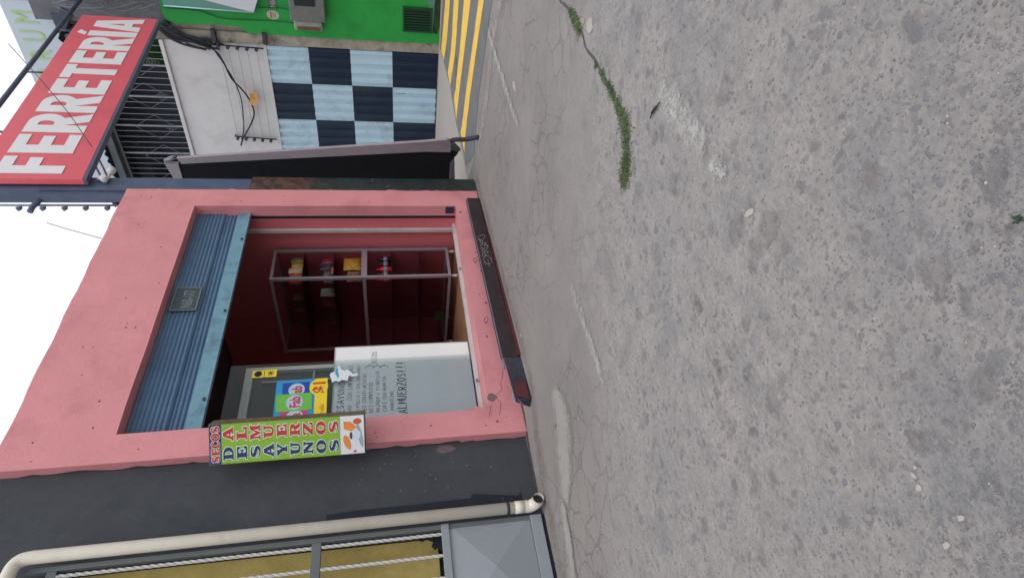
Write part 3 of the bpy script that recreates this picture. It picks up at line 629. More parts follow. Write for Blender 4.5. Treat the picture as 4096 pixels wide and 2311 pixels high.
# pink paint that ran over the post's edge
g = MB(); rr = random.Random(31); zz = .05; vs = []
while zz < 3.95:
    wd = rr.choice((.006, .01, .02, .035, .012)) * rr.uniform(.6, 1.3); vs += [(6.300, 4.4645, zz), (6.302 + wd, 4.4645, zz)]; zz += rr.uniform(.03, .14)
g.add(vs, [(2 * i, 2 * i + 1, 2 * i + 3, 2 * i + 2) for i in range(len(vs) // 2 - 1)])
obj('paint_overlap', g, m_pink, post)
g = MB(); g.box(6.12, 6.305, 4.66, 4.74, 4.04, 4.98); g.hexa([(6.05, 4.66, 4.9), (6.305, 4.66, 4.9), (6.305, 4.74, 4.9), (6.05, 4.74, 4.9), (6.0, 4.66, 5.02), (6.305, 4.66, 5.02), (6.305, 4.74, 5.02), (6.0, 4.74, 5.02)])
g = MB(); g.box(6.22, 6.312, 4.5, 4.58, 4.04, 4.98); obj('stiffener', g, m_pole, post, .004)
g = MB(); g.tube([(6.26, 4.54, 4.93), (6.16, 4.6, 5.02), (6.09, 4.62, 5.03)], .03, 8); obj('arm', g, m_pole, post)
for z_ in (4.82, 4.94):
    g = MB(); g.box(6.50, 6.58, 4.44, 4.4695, z_, z_ + .04); obj('clamp', g, m_steel, post)

# ---- service mast with insulators on the pink roof
mast = thing('insulator_mast', 'thin pale mast carrying a row of round insulators on the pink shop roof', 'mast', (6.2, 4.62, 4.0))
g = MB(); g.tube([(6.215, 4.62, 4.0), (6.215, 4.62, 5.6)], .012, 8); obj('rod', g, m_gcable, mast)
for i, x in enumerate((80, 175, 262, 346, 432)):
    p = W(x, 826, 1, 4.62); g = MB(); g.tube([(p.x - .005, 4.62, p.z + .022), (p.x - .03, 4.62, p.z + .012), (p.x - .045, 4.62, p.z), (p.x - .03, 4.62, p.z - .014), (p.x - .005, 4.62, p.z - .022)], [.006, .022, .026, .022, .006], 8); obj('insulator', g, m_insul, mast)
p = W(465, 808, 1, 4.62); g = MB(); g.tube([(p.x - .03, 4.62, p.z - .03), p, (p.x + .02, 4.62, p.z + .03)], [.015, .035, .015], 8); obj('junction_box', g, m_steel, mast)

# ---- dark steel step
step = thing('steel_step', 'long dark brown steel box step with white scribble lying below the pink shop sill', 'step', (4.4, 4.3, 0))
a0, a1 = Vector((6.04, 4.37, 0)), Vector((2.80, 4.075, 0)); dr = (a1 - a0).normalized(); nb = Vector((-.09, .995, 0)); hh = .165
def stp(t, back, z): return a0 + (a1 - a0) * t + nb * back + Vector((0, 0, z))
TB = .845
g = MB(); g.hexa([stp(0, 0, .006), stp(TB, 0, .006), stp(TB, .012, .006), stp(0, .012, .006), stp(0, -.004, hh), stp(TB, -.004, hh), stp(TB, .012, hh), stp(0, .012, hh)]); obj('front_plate', g, m_brown, step, .003)
g = MB(); g.hexa([stp(0, -.012, .035), stp(TB, -.012, .035), stp(TB, -.0045, .035), stp(0, -.0045, .035), stp(0, -.012, .041), stp(TB, -.012, .041), stp(TB, -.0045, .041), stp(0, -.0045, .041)]); obj('seam', g, m_rust, step)
g = MB(); g.hexa([stp(.25, -.016, .0), stp(TB, -.022, .0), stp(TB, -.013, .0), stp(.25, -.013, .0), stp(.25, -.016, .014), stp(TB, -.022, .03), stp(TB, -.013, .03), stp(.25, -.013, .014)]); obj('rust_edge', g, m_rust, step)
g = MB(); g.hexa([stp(0, .014, hh - .01), stp(TB + .03, .014, hh - .01), stp(TB + .03, .055, hh - .01), stp(0, .055, hh - .01), stp(0, .014, hh + .004), stp(TB + .03, .014, hh + .004), stp(TB + .03, .055, hh + .004), stp(0, .055, hh + .004)]); obj('top_plate', g, m_greyst, step, .002)
g = MB(); g.tube([stp(0, .032, hh + .008), stp(.3, .034, hh + .008), stp(.6, .03, hh + .009), stp(TB, .034, hh + .008)], .004, 6); obj('cable', g, m_cable, step)
g = MB()  # bent open end
g.hexa([stp(TB + .002, 0, .006), stp(1, 0, .004), stp(1, .1, .004), stp(TB + .002, .012, .006), stp(TB + .002, .004, hh - .01), stp(1, .012, hh - .03), stp(1, .02, hh - .03), stp(TB + .002, .014, hh - .008)]); obj('bent_end', g, m_steel, step, .003)
g = MB(); g.hexa([stp(.935, -.014, .02), stp(1.0, -.016, .015), stp(1.0, -.002, .015), stp(.935, -.002, .02), stp(.94, -.014, .115), stp(.985, -.014, .125), stp(.985, -.002, .125), stp(.94, -.002, .115)]); obj('end_lip', g, m_rust, step, .003)
g = MB(); g.add([stp(.955, .02, hh - .03), stp(1.005, .0, hh - .05), stp(1.01, .02, .07), stp(.985, .05, hh - .01)], [(0, 1, 2), (0, 2, 3)]); obj('torn_flap', g, m_greyst, step)
for (X1, Yy) in ((885, 490), (965, 835)):
    p = W(*Z4(X1, Yy), 1, 4.40); g = MB(); g.tube(bez([(p.x + .02, 4.385, hh + .012), (p.x, 4.40, hh + .045), (p.x - .05, 4.41, hh + .03), (p.x - .02, 4.37, hh + .01)], 4), .003, 5); obj('wire_tie', g, m_cable, step)
# scribble scratched on the front plate
ZG = zm(1880, 920, 9.08); Nf = nb; Pf = stp(0, -.006, .08)
g = MB()
for L_ in ([(545, 205), (430, 180), (320, 210), (295, 280), (330, 340), (430, 380), (440, 520), (465, 380), (550, 210)],
           [(290, 365), (410, 365), (375, 400), (375, 470), (400, 500)], [(500, 490), (590, 440), (560, 500), (525, 600)],
           [(640, 590), (560, 530), (450, 530), (395, 580), (410, 650), (540, 655), (650, 630), (640, 560), (600, 530)],
           [(640, 660), (540, 800), (520, 720), (450, 700), (430, 740), (490, 790)], [(590, 790), (670, 790), (580, 920), (560, 960)],
           [(570, 900), (530, 840), (470, 835), (440, 890), (470, 945), (550, 930), (575, 880)],
           [(700, 925), (570, 950), (500, 1030), (510, 1130), (600, 1215), (720, 1220), (790, 1140), (770, 1040), (690, 980)],
           [(650, 1080), (670, 1180), (705, 1335)], [(560, 1280), (600, 1250)]):
    g.tube(bez([WP(*ZG(*p), Pf, (Nf.x, Nf.y, 0)) for p in L_], 4), .0016, 4)
obj('scribble', g, M('white scribble', C(184, 176, 180), .8, .05, 20, 0), step)

# ================================================================== HANGING SIGN (ALMUERZOS / DESAYUNOS)
Nn = Vector((-math.sqrt(.5), -math.sqrt(.5), 0)); Us = Vector((math.sqrt(.5), -math.sqrt(.5), 0)); Uz = Vector((0, 0, 1))
Pn = W(*ZS(90, 1290), 1, 4.30)
def SG(X, Y): return WP(*ZS(X, Y), Pn, Nn)
q00, q10, q11, q01 = SG(1738, 1220), SG(1750, 845), SG(95, 915), SG(90, 1290)
sx0 = min((q - Pn).dot(Us) for q in (q00, q01)); sx1 = max((q - Pn).dot(Us) for q in (q10, q11)); sz0 = (q00.z + q10.z) / 2; sz1 = (q01.z + q11.z) / 2
sw = sx1 - sx0; shh = sz1 - sz0; So = Vector((Pn.x, Pn.y, 0)) + Us * sx0
sign = thing('menu_sign', 'narrow upright lime sign box with red and blue letters at the pink wall edge', 'sign', (So.x, So.y, sz0))
DP = .15
g = MB(); g.obox(So + Uz * sz0 - Nn * 0, Us * sw, -Nn * DP, Uz * shh); obj('box', g, m_side, sign, .003)
zph = sz0 + shh * .165; zhd = sz1 - shh * .078; e = Nn * .003
def onf(u, z, k=.004): return So + Us * u + Uz * z + Nn * k
g = MB(); g.obox(onf(.006, zph), Us * (sw - .012), Nn * .001, Uz * (zhd - zph)); obj('lime_panel', g, m_lime, sign)
g = MB(); g.obox(onf(.006, zhd + .001), Us * (sw - .012), Nn * .001, Uz * (sz1 - .006 - zhd)); obj('header_panel', g, m_navyp, sign)
g = MB(); g.obox(onf(.006, sz0 + .006), Us * (sw - .012), Nn * .001, Uz * (zph - sz0 - .007)); pp = obj('picture_panel', g, m_photo, sign)
def arc(cx_, cz_, rx, rz, a0, a1, n=8): return [(cx_ + math.cos(R(a0 + (a1 - a0) * i / n)) * rx, cz_ + math.sin(R(a0 + (a1 - a0) * i / n)) * rz) for i in range(n + 1)]
def s_shape():
    ce = [(.90, .66), (.80, .88), (.52, .92), (.24, .82), (.24, .64), (.52, .50), (.80, .36), (.80, .17), (.5, .07), (.2, .13), (.10, .34)]; wd = [.03, .10, .13, .22, .28, .30, .28, .22, .13, .1, .03]
    P = bez([(x, y, 0) for x, y in ce], 4); L_, R_ = [], []
    for i, p in enumerate(P):
        t = (P[min(i + 1, len(P) - 1)] - P[max(i - 1, 0)]).normalized(); k = i / (len(P) - 1) * 10; j = min(int(k), 9); w_ = (wd[j] + (wd[j + 1] - wd[j]) * (k - j)) / 2
        L_.append((p.x - t.y * w_, p.y + t.x * w_)); R_.append((p.x + t.y * w_, p.y - t.x * w_))
    return L_ + R_[::-1]
SG_ = {
 'A': [[(0, 0), (.40, 0), (.40, .12), (.28, .12), (.33, .28), (.60, .28), (.65, .12), (.54, .12), (.54, 0), (1.04, 0), (1.04, .12), (.98, .12), (.66, 1), (.36, 1), (.08, .12), (0, .12)], [(.37, .40), (.56, .40), (.465, .72)]],
 'L': [[(0, 0), (1, 0), (1, .38), (.86, .38), (.8, .14), (.50, .14), (.50, .88), (.64, .88), (.64, 1), (0, 1), (0, .88), (.14, .88), (.14, .12), (0, .12)]],
 'E': [[(0, 0), (1, 0), (1, .34), (.86, .34), (.8, .13), (.5, .13), (.5, .44), (.62, .44), (.62, .34), (.74, .34), (.74, .66), (.62, .66), (.62, .56), (.5, .56), (.5, .87), (.78, .87), (.84, .68), (.97, .68), (.97, 1), (0, 1), (0, .88), (.14, .88), (.14, .12), (0, .12)]],
 'M': [[(-.08, 0), (.28, 0), (.28, .12), (.18, .12), (.18, .70), (.40, 0), (.52, 0), (.74, .70), (.74, .12), (.62, .12), (.62, 0), (1.10, 0), (1.10, .12), (1.0, .12), (1.0, .88), (1.10, .88), (1.10, 1), (.74, 1), (.52, .40), (.32, 1), (-.08, 1), (-.08, .88), (.04, .88), (.04, .12), (-.08, .12)]],
 'U': [[(0, 1), (.52, 1), (.52, .88), (.40, .88), (.40, .32)] + arc(.57, .32, .17, .18, 180, 360, 6) + [(.74, .88), (.62, .88), (.62, 1), (1.02, 1), (1.02, .88), (.92, .88)] + arc(.51, .32, .40, .34, 0, -180, 8) + [(.11, .88), (0, .88)]],
 'R': [[(0, 0), (.52, 0), (.52, .12), (.42, .12), (.42, .44), (.50, .44), (.70, 0), (1.06, 0), (1.06, .12), (.96, .12), (.80, .46)] + arc(.62, .72, .36, .28, -50, 90, 8) + [(0, 1), (0, .88), (.12, .88), (.12, .12), (0, .12)], [(.42, .56), (.42, .88)] + arc(.50, .72, .14, .16, 90, -90, 6)],
 'Z': [[(0, 0), (1, 0), (1, .36), (.87, .36), (.80, .13), (.40, .13), (.98, .88), (.98, 1), (.04, 1), (.04, .68), (.17, .68), (.24, .87), (.58, .87), (0, .12)]],
 'O': [arc(.5, .5, .54, .52, 0, 350, 20), arc(.5, .5, .20, .37, 0, 345, 14)],
 'D': [[(0, 0), (.5, 0)] + arc(.5, .5, .52, .5, -90, 90, 10) + [(0, 1), (0, .88), (.12, .88), (.12, .12), (0, .12)], [(.42, .12), (.42, .88)] + arc(.46, .5, .24, .38, 90, -90, 8)],
 'Y': [[(.26, 0), (.80, 0), (.80, .12), (.68, .12), (.68, .42), (.94, .88), (1.04, .88), (1.04, 1), (.66, 1), (.66, .88), (.76, .88), (.6, .56), (.44, .88), (.54, .88), (.54, 1), (0, 1), (0, .88), (.1, .88), (.38, .42), (.38, .12), (.26, .12)]],
 'N': [[(0, 0), (.36, 0), (.36, .12), (.26, .12), (.26, .62), (.72, 0), (.92, 0), (.92, .88), (1.02, .88), (1.02, 1), (.66, 1), (.66, .88), (.76, .88), (.76, .44), (.36, 1), (0, 1), (0, .88), (.10, .88), (.10, .12), (0, .12)]],
 'C': [arc(.52, .5, .52, .52, 35, 325, 16) + arc(.56, .5, .22, .37, 318, 42, 12)],
}
SG_['S'] = [s_shape()]
def put_letter(ch, u, z, s_, mat, name, wf=1.34):
    w_ = s_ * wf; u0 = u - w_ / 2
    g = MB(); cu = bpy.data.curves.new('g', 'CURVE'); cu.dimensions = '2D'; cu.fill_mode = 'BOTH'; cu.bevel_depth = .07; cu.bevel_resolution = 0
    for pts in SG_[ch]:
        q_ = cu.splines.new('POLY'); q_.points.add(len(pts) - 1); q_.use_cyclic_u = True
        for a_, p_ in zip(q_.points, pts): a_.co = (p_[0], p_[1], 0, 1)
    v, f = curve_mesh(cu); bpy.data.curves.remove(cu)
    O_ = onf(u0, z, .0052); g.add([O_ + Us * (a[0] * w_) + Uz * (a[1] * s_) + Nn * (a[2] * .008) for a in v], f)
    back = obj('letter_outline', g, M('pale outline', C(206, 216, 200), .5, .02, 3, 0), sign)
    g = MB(); glyph(g, SG_[ch], onf(u0, z, .0070), Us, Uz, w_, s_, .0004); obj(name, g, mat, sign)
for i, ch in enumerate('SECOS'): put_letter(ch, sw * (.14 + .18 * i), zhd + .013, .058, m_redp, 'header_letter', .95)
stepz = (zhd - zph) / 9.0
for i, (l, r) in enumerate(zip('DESAYUNOS', 'ALMUERZOS')):
    z = zhd - stepz * (i + 1) + stepz * .13; s_ = stepz * .75
    put_letter(l, sw * .26, z, s_, m_navyp, 'blue_letter'); put_letter(r, sw * .73, z, s_, m_redp, 'red_letter')
# printed breakfast: juice glass, croissant, cup on saucer
def blob(mb, cu_, cz, ru, rz, k, n=18, rot=0, j=0.):
    pts = []
    for i in range(n):
        a = 6.283 * i / n; x = math.cos(a) * ru * (1 + rr.uniform(-j, j)); y = math.sin(a) * rz * (1 + rr.uniform(-j, j))
        pts.append(onf(cu_ + x * math.cos(rot) - y * math.sin(rot), cz + x * math.sin(rot) + y * math.cos(rot), k))
    mb.slab(pts, Nn * .0004)
ph = zph - sz0
def PU(X, Y):  # from the ZS zoom to sign coordinates
    q_ = SG(X, Y); return (q_ - So).dot(Us), q_.z
g = MB(); a = [PU(*p) for p in ((1515, 885), (1590, 885), (1655, 940), (1600, 985), (1520, 965))]
g.slab([onf(u, z, .0065) for u, z in a], Nn * .0004); obj('juice_picture', g, m_orp, pp)
g = MB(); u, z = PU(1555, 1100); blob(g, u, z, .062, .024, .0065, 16, .35, .12); obj('croissant_picture', g, m_orp, pp)
g = MB(); u, z = PU(1660, 880); blob(g, u, z, .024, .032, .0065, 14, .1, .05); obj('fruit_picture', g, M('orange fruit print', C(196, 92, 52), .5), pp)
g = MB(); u, z = PU(1690, 1030); blob(g, u, z, .095, .016, .0068, 22, .2); obj('saucer_picture', g, m_grey, pp)
g = MB(); a = [PU(*p) for p in ((1590, 985), (1590, 1075), (1640, 1085), (1690, 1050), (1700, 1000), (1660, 960))]
g.slab([onf(u, z, .0075) for u, z in a], Nn * .0004); obj('cup_picture', g, M('cup print', C(196, 208, 218), .4), pp)
g = MB(); u, z = PU(1597, 1030); blob(g, u, z, .028, .011, .0082, 16); obj('coffee_picture', g, m_brp, pp)
g = MB(); u, z = PU(1640, 1195); blob(g, u, z, .01, .012, .0065, 10); obj('jam_picture', g, m_mag, pp)
g = MB(); g.tube([So + Us * .02 - Nn * (DP + .0) + Uz * (sz1 - .2), So + Us * .02 - Nn * (DP + .05) + Uz * (sz1 - .2)], .012, 8); obj('bracket', g, m_steel, sign)

# ================================================================== INSIDE THE SHOP
# --- narrow glass showcase on the right
FZ = .283
C0 = G(*ZI(2220, 390), .35); cx, cyy = C0.x, C0.y
def frame_box(g, x0, x1, y0, y1, z0, z1, t):
    for x in (x0, x1 - t):
        for y in (y0, y1 - t): g.box(x, x + t, y, y + t, z0, z1)
    for z in (z0, z1 - t):
        for y in (y0, y1 - t): g.box(x0 + t, x1 - t, y + .001, y + t - .001, z + .001, z + t - .001)
        for x in (x0, x1 - t): g.box(x + .001, x + t - .001, y0 + t, y1 - t, z + .001, z + t - .001)
cw, cd = .545, 1.35; ct = 2.53; cb_ = .37
case = thing('glass_showcase', 'tall aluminium framed glass showcase of snacks by the right inner wall of the pink shop', 'showcase', (cx, cyy, FZ))
g = MB(); frame_box(g, cx, cx + cw, cyy, cyy + cd, cb_, ct, .035); obj('frame', g, m_alud, case)
MIDZ = W(*ZI(1305, 300), 1, cyy).z
g = MB(); g.box(cx + .036, cx + cw - .036, cyy + .002, cyy + .033, MIDZ - .035, MIDZ + .035); g.box(cx + .002, cx + .033, cyy + .036, cyy + cd - .036, MIDZ - .02, MIDZ + .02); obj('mid_rail', g, m_alud, case)
g = MB(); g.box(cx + .036, cx + cw - .036, cyy + .014, cyy + .018, cb_ + .036, MIDZ - .036); g.box(cx + .036, cx + cw - .036, cyy + .014, cyy + .018, MIDZ + .036, ct - .036)
obj('front_pane', g, glass('clear case glass', (.96, .94, .95, 1), .1), case)
g = MB(); g.box(cx + .014, cx + .018, cyy + .036, cyy + cd - .036, cb_ + .036, MIDZ - .021); g.box(cx + .014, cx + .018, cyy + .036, cyy + cd - .036, MIDZ + .021, ct - .036); obj('side_pane', g, m_glassc, case)
g = MB(); g.box(cx + cw - .03, cx + cw - .02, cyy + .036, cyy + cd - .036, cb_ + .036, ct - .036); g.box(cx + .036, cx + cw - .036, cyy + cd - .03, cyy + cd - .02, cb_ + .036, ct - .036); obj('back_panel', g, M('case back red', C(150, 70, 76), .5, .1, 3, .05), case)
shz = [W(*ZI(X, 300), 1, cyy).z for X in (665, 985, 1590, 1885)]
shz.append(cb_ + .036)
for z in shz[:4]:
    g = MB(); g.box(cx + .036, cx + cw - .036, cyy + .04, cyy + cd - .04, z - .006, z); obj('shelf', g, m_shelf, case)
for x in (cx + .04, cx + cw - .04):
    for y in (cyy + .04, cyy + cd - .04):
        g = MB(); g.tube([(x, y, FZ), (x, y, FZ + .03), (x, y, cb_ - .002)], [.022, .02, .014], 10); obj('foot', g, m_alu, case)
# snacks: each a puffed bag or box
def bag(name, x, y, z, w_, d_, h_, mat, label, cat='snack', grp=None, tilt=0.):
    g = MB(); nu, nv = 6, 6; vs = []; r0 = random.Random(int(x * 1000 + z * 77))
    for side in (-1, 1):
        for j in range(nv + 1):
            for i in range(nu + 1):
                u, v_ = i / nu, j / nv; pf = (math.sin(math.pi * u) * math.sin(math.pi * v_)) ** .5 * d_ / 2
                vs.append((x + (u - .5) * w_ * (1 - .08 * math.sin(math.pi * v_)), y + side * pf * r0.uniform(.85, 1.1) + tilt * v_, z + v_ * h_))
    n_ = (nu + 1) * (nv + 1); fs = []
    for s_ in (0, 1):
        for j in range(nv):
            for i in range(nu):
                a = s_ * n_ + j * (nu + 1) + i; q_ = (a, a + 1, a + nu + 2, a + nu + 1); fs.append(q_ if s_ == 0 else q_[::-1])
    g.add(vs, fs, True); o = obj(name, g, mat); return tag(o, label, cat, grp)
T = cyy + .12
zs = shz
pk = [(C(150, 140, 80), 'olive green'), (C(226, 190, 90), 'yellow'), (C(222, 206, 176), 'cream'), (C(216, 120, 60), 'orange'), (C(186, 56, 48), 'dark red')]
for i in range(5):
    col_, nm_ = pk[4 - i]
    bag('snack_bag', cx + .085 + .094 * i, T + .01 * (i % 2), zs[0] + .001, .098, .06, .15 + .012 * (i % 3), M('wrapper ' + nm_, col_, .35, .25, 30, .15, dirt=C(110, 70, 50), dirt_amt=.8, dscale=34), nm_ + ' snack packet in the row on the top shelf of the showcase', 'snack bag', 'snack packets on the top showcase shelf')
for i, (col_, nm_) in enumerate(((C(120, 110, 116), 'greyish see-through'), (C(96, 84, 92), 'smoky grey'), (C(60, 54, 66), 'black'), (C(150, 50, 60), 'crimson'))):
    bag('snack_bag', cx + .1 + .115 * i, T + .015 * (i % 2), zs[1] + .001, .12, .07, (.11, .13, .17, .16)[i], M('wrapper ' + nm_, col_, .3, .3, 30, .15, dirt=C(160, 156, 160), dirt_amt=.6, dscale=34), nm_ + ' snack packet on the second shelf of the showcase', 'snack bag', 'snack packets on the second showcase shelf')
g = MB(); g.box(cx + .15, cx + .25, T - .062, T - .045, zs[1] + .001, zs[1] + .024); tag(obj('candy_bar', g, M('orange wrapper', C(232, 112, 66), .4), None, .004), 'small orange bar lying in front on the second shelf of the showcase', 'candy')
zc = MIDZ + .04
bag('chips_bag', cx + .38, T, zc, .24, .10, .22, m_snack1, 'shiny golden bag of chips standing on the middle rail of the showcase', 'snack bag')
bag('chips_bag', cx + .15, T, zc, .20, .08, .17, M('wrapper tan', C(150, 118, 90), .3, .3, 30, .2, dirt=C(90, 60, 50), dirt_amt=.9, dscale=24), 'crumpled tan see-through bag beside the golden chips bag', 'snack bag')
zl = zs[2] + .001
for i in range(5):
    g = MB(); x = cx + .08 + i * .095; mt = (m_redcap, m_snack3, m_redcap, m_snack3, m_snack3)[i]
    g.tube([(x, T, zl), (x, T, zl + .005), (x, T, zl + .12), (x, T, zl + .15), (x, T, zl + .16), (x, T, zl + .19)], [.026, .034, .034, .015, .013, .013], 12)
    o = tag(obj('bottle', g, M('dark cola', C(50, 36, 42), .2, .2, 30, 0) if i not in (0, 2) else m_redcap), ('leftmost red bottle on the lower showcase shelf', 'dark bottle between the two red ones in the showcase', 'second red bottle on the lower showcase shelf', 'dark bottle right of the red ones in the showcase', 'rightmost dark bottle on the lower showcase shelf')[i], 'bottle', None, None)
    o['group'] = 'bottles on the lower showcase shelf'
    g = MB(); g.tube([(x, T, zl + .05), (x, T, zl + .10)], .0346, 12); obj('bottle_label', g, M('bottle label grey', C(150, 150, 160), .5, .2, 40, 0), o)
for i, (yy, zi, col_, nm_) in enumerate(((.42, 0, C(120, 100, 60), 'dull gold'), (.62, 0, C(90, 70, 66), 'brown'), (.85, 1, C(96, 92, 86), 'grey'), (.55, 1, C(120, 60, 56), 'brick red'), (.95, 0, C(70, 72, 84), 'slate'))):
    bag('snack_bag', cx + .12, cyy + yy, zs[zi] + .001, .13, .10, .15 + .02 * (i % 2), M('wrapper ' + nm_, col_, .35, .3, 30, .15, dirt=C(130, 120, 110), dirt_amt=.7, dscale=30), nm_ + ' snack packet deeper inside behind the dark side glass of the showcase', 'snack bag', 'snack packets behind the side glass')
gb = G(*ZI(2080, 820), .4)
bag('plastic_bag', cx + .1, cyy + .85, cb_ + .04, .16, .12, .13, m_gbag, 'green plastic bag on the bottom of the showcase', 'bag')
bag('plastic_bag', cx + .1, cyy + .34, zs[1] + .001, .14, .1, .17, m_wbag, 'pale green white bag on a shelf behind the dark side glass of the showcase', 'bag')
# --- aluminium fridge case at left
fy = 5.0
fr = thing('display_fridge', 'glass door display fridge with pale frame and yellow stickers behind the shop window', 'fridge', (3.5, fy, FZ))
fx0, fx1, fz0, fz1 = 3.0, 4.03, .3, 2.56
g = MB(); g.box(fx0, fx1 - .0, fy + .05, fy + .55, fz0, fz1); obj('cabinet', g, M('fridge dark', C(60, 64, 62), .5, .15, 2, .05), fr)
g = MB(); g.box(fx0, fx1, fy + .001, fy + .049, fz1 - .075, fz1); g.box(fx1 - .045, fx1, fy + .001, fy + .049, fz0, fz1 - .076); g.box(fx0, fx0 + .04, fy + .001, fy + .049, fz0, fz1 - .076); fd = obj('door_frame', g, M('pale frame', C(190, 190, 180), .4, .05, 5, 0), fr)
for zz in (1.9, 1.5):
    g = MB(); g.box(fx0 + .05, fx1 - .05, fy + .02, fy + .045, zz, zz + .02); obj('shelf', g, m_alud, fr)
g = MB(); g.box(fx1 - .18, fx1 - .16, fy + .02, fy + .045, 1.5, 2.4); obj('mullion', g, m_alud, fr)
# --- yellow stickers + poster + white menu board on the window
gy = WY + .028
for i, (a, b) in enumerate((((560, 350), (672, 420)), ((692, 340), (805, 412)))):
    p, q_ = W(*ZS(*a), 1, gy), W(*ZS(*b), 1, gy); g = MB(); x0, x1 = sorted((p.x, q_.x)); z0, z1 = sorted((p.z, q_.z)); g.box(x0, x1, gy - .002, gy, z0, z1)
    o = tag(obj('warning_sticker', g, m_yelp), ('upper yellow sticker with a black mark on the shop window', 'lower yellow sticker with a thin black star on the shop window')[i], 'sticker', 'yellow stickers on the window')
    g = MB(); xm, zm_ = (x0 + x1) / 2, (z0 + z1) / 2
    for k in range(4):
        a_ = math.pi * k / 4 + .2; l_ = (z1 - z0) * .32; t_ = .012 if i == 0 else .003
        d_ = Vector((math.cos(a_), 0, math.sin(a_))); n_ = Vector((-math.sin(a_), 0, math.cos(a_)))
        c_ = Vector((xm, gy - .0025 - .0004 * k, zm_)); g.quad(c_ - d_ * l_ - n_ * t_, c_ + d_ * l_ - n_ * t_, c_ + d_ * l_ + n_ * t_, c_ - d_ * l_ + n_ * t_)
    obj('symbol', g, m_black, o)
# poster (edges follow the photo, slightly askew)
pA, pB, pD = W(*ZS(812, 462), 1, gy - .003), W(*ZS(1350, 424), 1, gy - .003), W(*ZS(752, 845), 1, gy - .003)
Up = Vector((1, 0, 0)); ph_ = (pA - pB).length; Vp = (pA - pB).normalized()
Uh = Vector((Vp.z, 0, -Vp.x)); Wd = .50
poster = thing('soap_poster', 'bright blue poster of detergent packets with a yellow price strip taped inside the window', 'poster', tuple(pB - Uh * Wd))
PO = pB - Uh * Wd
def PP(u, v_, k=0.): return PO + Uh * u * Wd + Vp * v_ * ph_ + Vector((0, -k, 0))
def prect(name, u0, u1, v0, v1, k, mat, par, sk=0.):
    g = MB(); g.slab([PP(u0, v0, k), PP(u1, v0 + sk, k), PP(u1, v1 + sk, k), PP(u0, v1, k)], (0, -.0005, 0)); return obj(name, g, mat, par)
prect('paper', 0, 1, 0, 1, 0, m_cyan, poster)
prect('price_strip', 0, 1, 0, .24, .001, m_yelp, poster)
g = MB(); pts = []
for i in range(20):
    a = 6.283 * i / 20; pts.append(PO + Uh * (.80 * Wd + math.cos(a) * .095) + Vp * (.17 * ph_ + math.sin(a) * .085) + Vector((0, -.0012 - .0006, 0)))
g.slab(pts, (0, -.0004, 0)); obj('price_bubble', g, m_yelp, poster)
for nm, u0, u1, v0, v1, k, mt, tx in (('blue_packet', .60, .94, .34, .86, .002, m_blup, 'ab'), ('magenta_packet', .0, .34, .34, .86, .002, m_mag, 'Fa'), ('green_packet', .30, .68, .28, .96, .0035, m_grnp, 'Fab')):
    o = prect(nm, u0, u1, v0, v1, k, mt, poster, .02)
    g = MB(); pts = []; uc, vc = (u0 + u1) / 2, (v0 + v1) / 2
    for i in range(18):
        a = 6.283 * i / 18; pts.append(PP(uc + math.cos(a) * (u1 - u0) * .44, vc + math.sin(a) * .16, k + .0008))
    g.slab(pts, (0, -.0004, 0)); obj('bubble', g, M('bubble print', C(180, 206, 216), .5), o)
    g = MB(); text(g, tx, PP(uc, vc - .10, k + .0022), Uh, Vp, .09, .035, .72, .0003, 'CENTER'); obj('lettering', g, M('crimson print', C(196, 44, 88), .5), o)
g = MB(); text(g, 'a tan sólo', PP(.06, .055, .0022), Uh, Vp, .044, .012, .72, .0003); text(g, '$1', PP(.66, .05, .0032), Uh, Vp, .11, .05, .95, .0003); obj('price_lettering', g, M('price red', C(196, 74, 48), .5), poster)

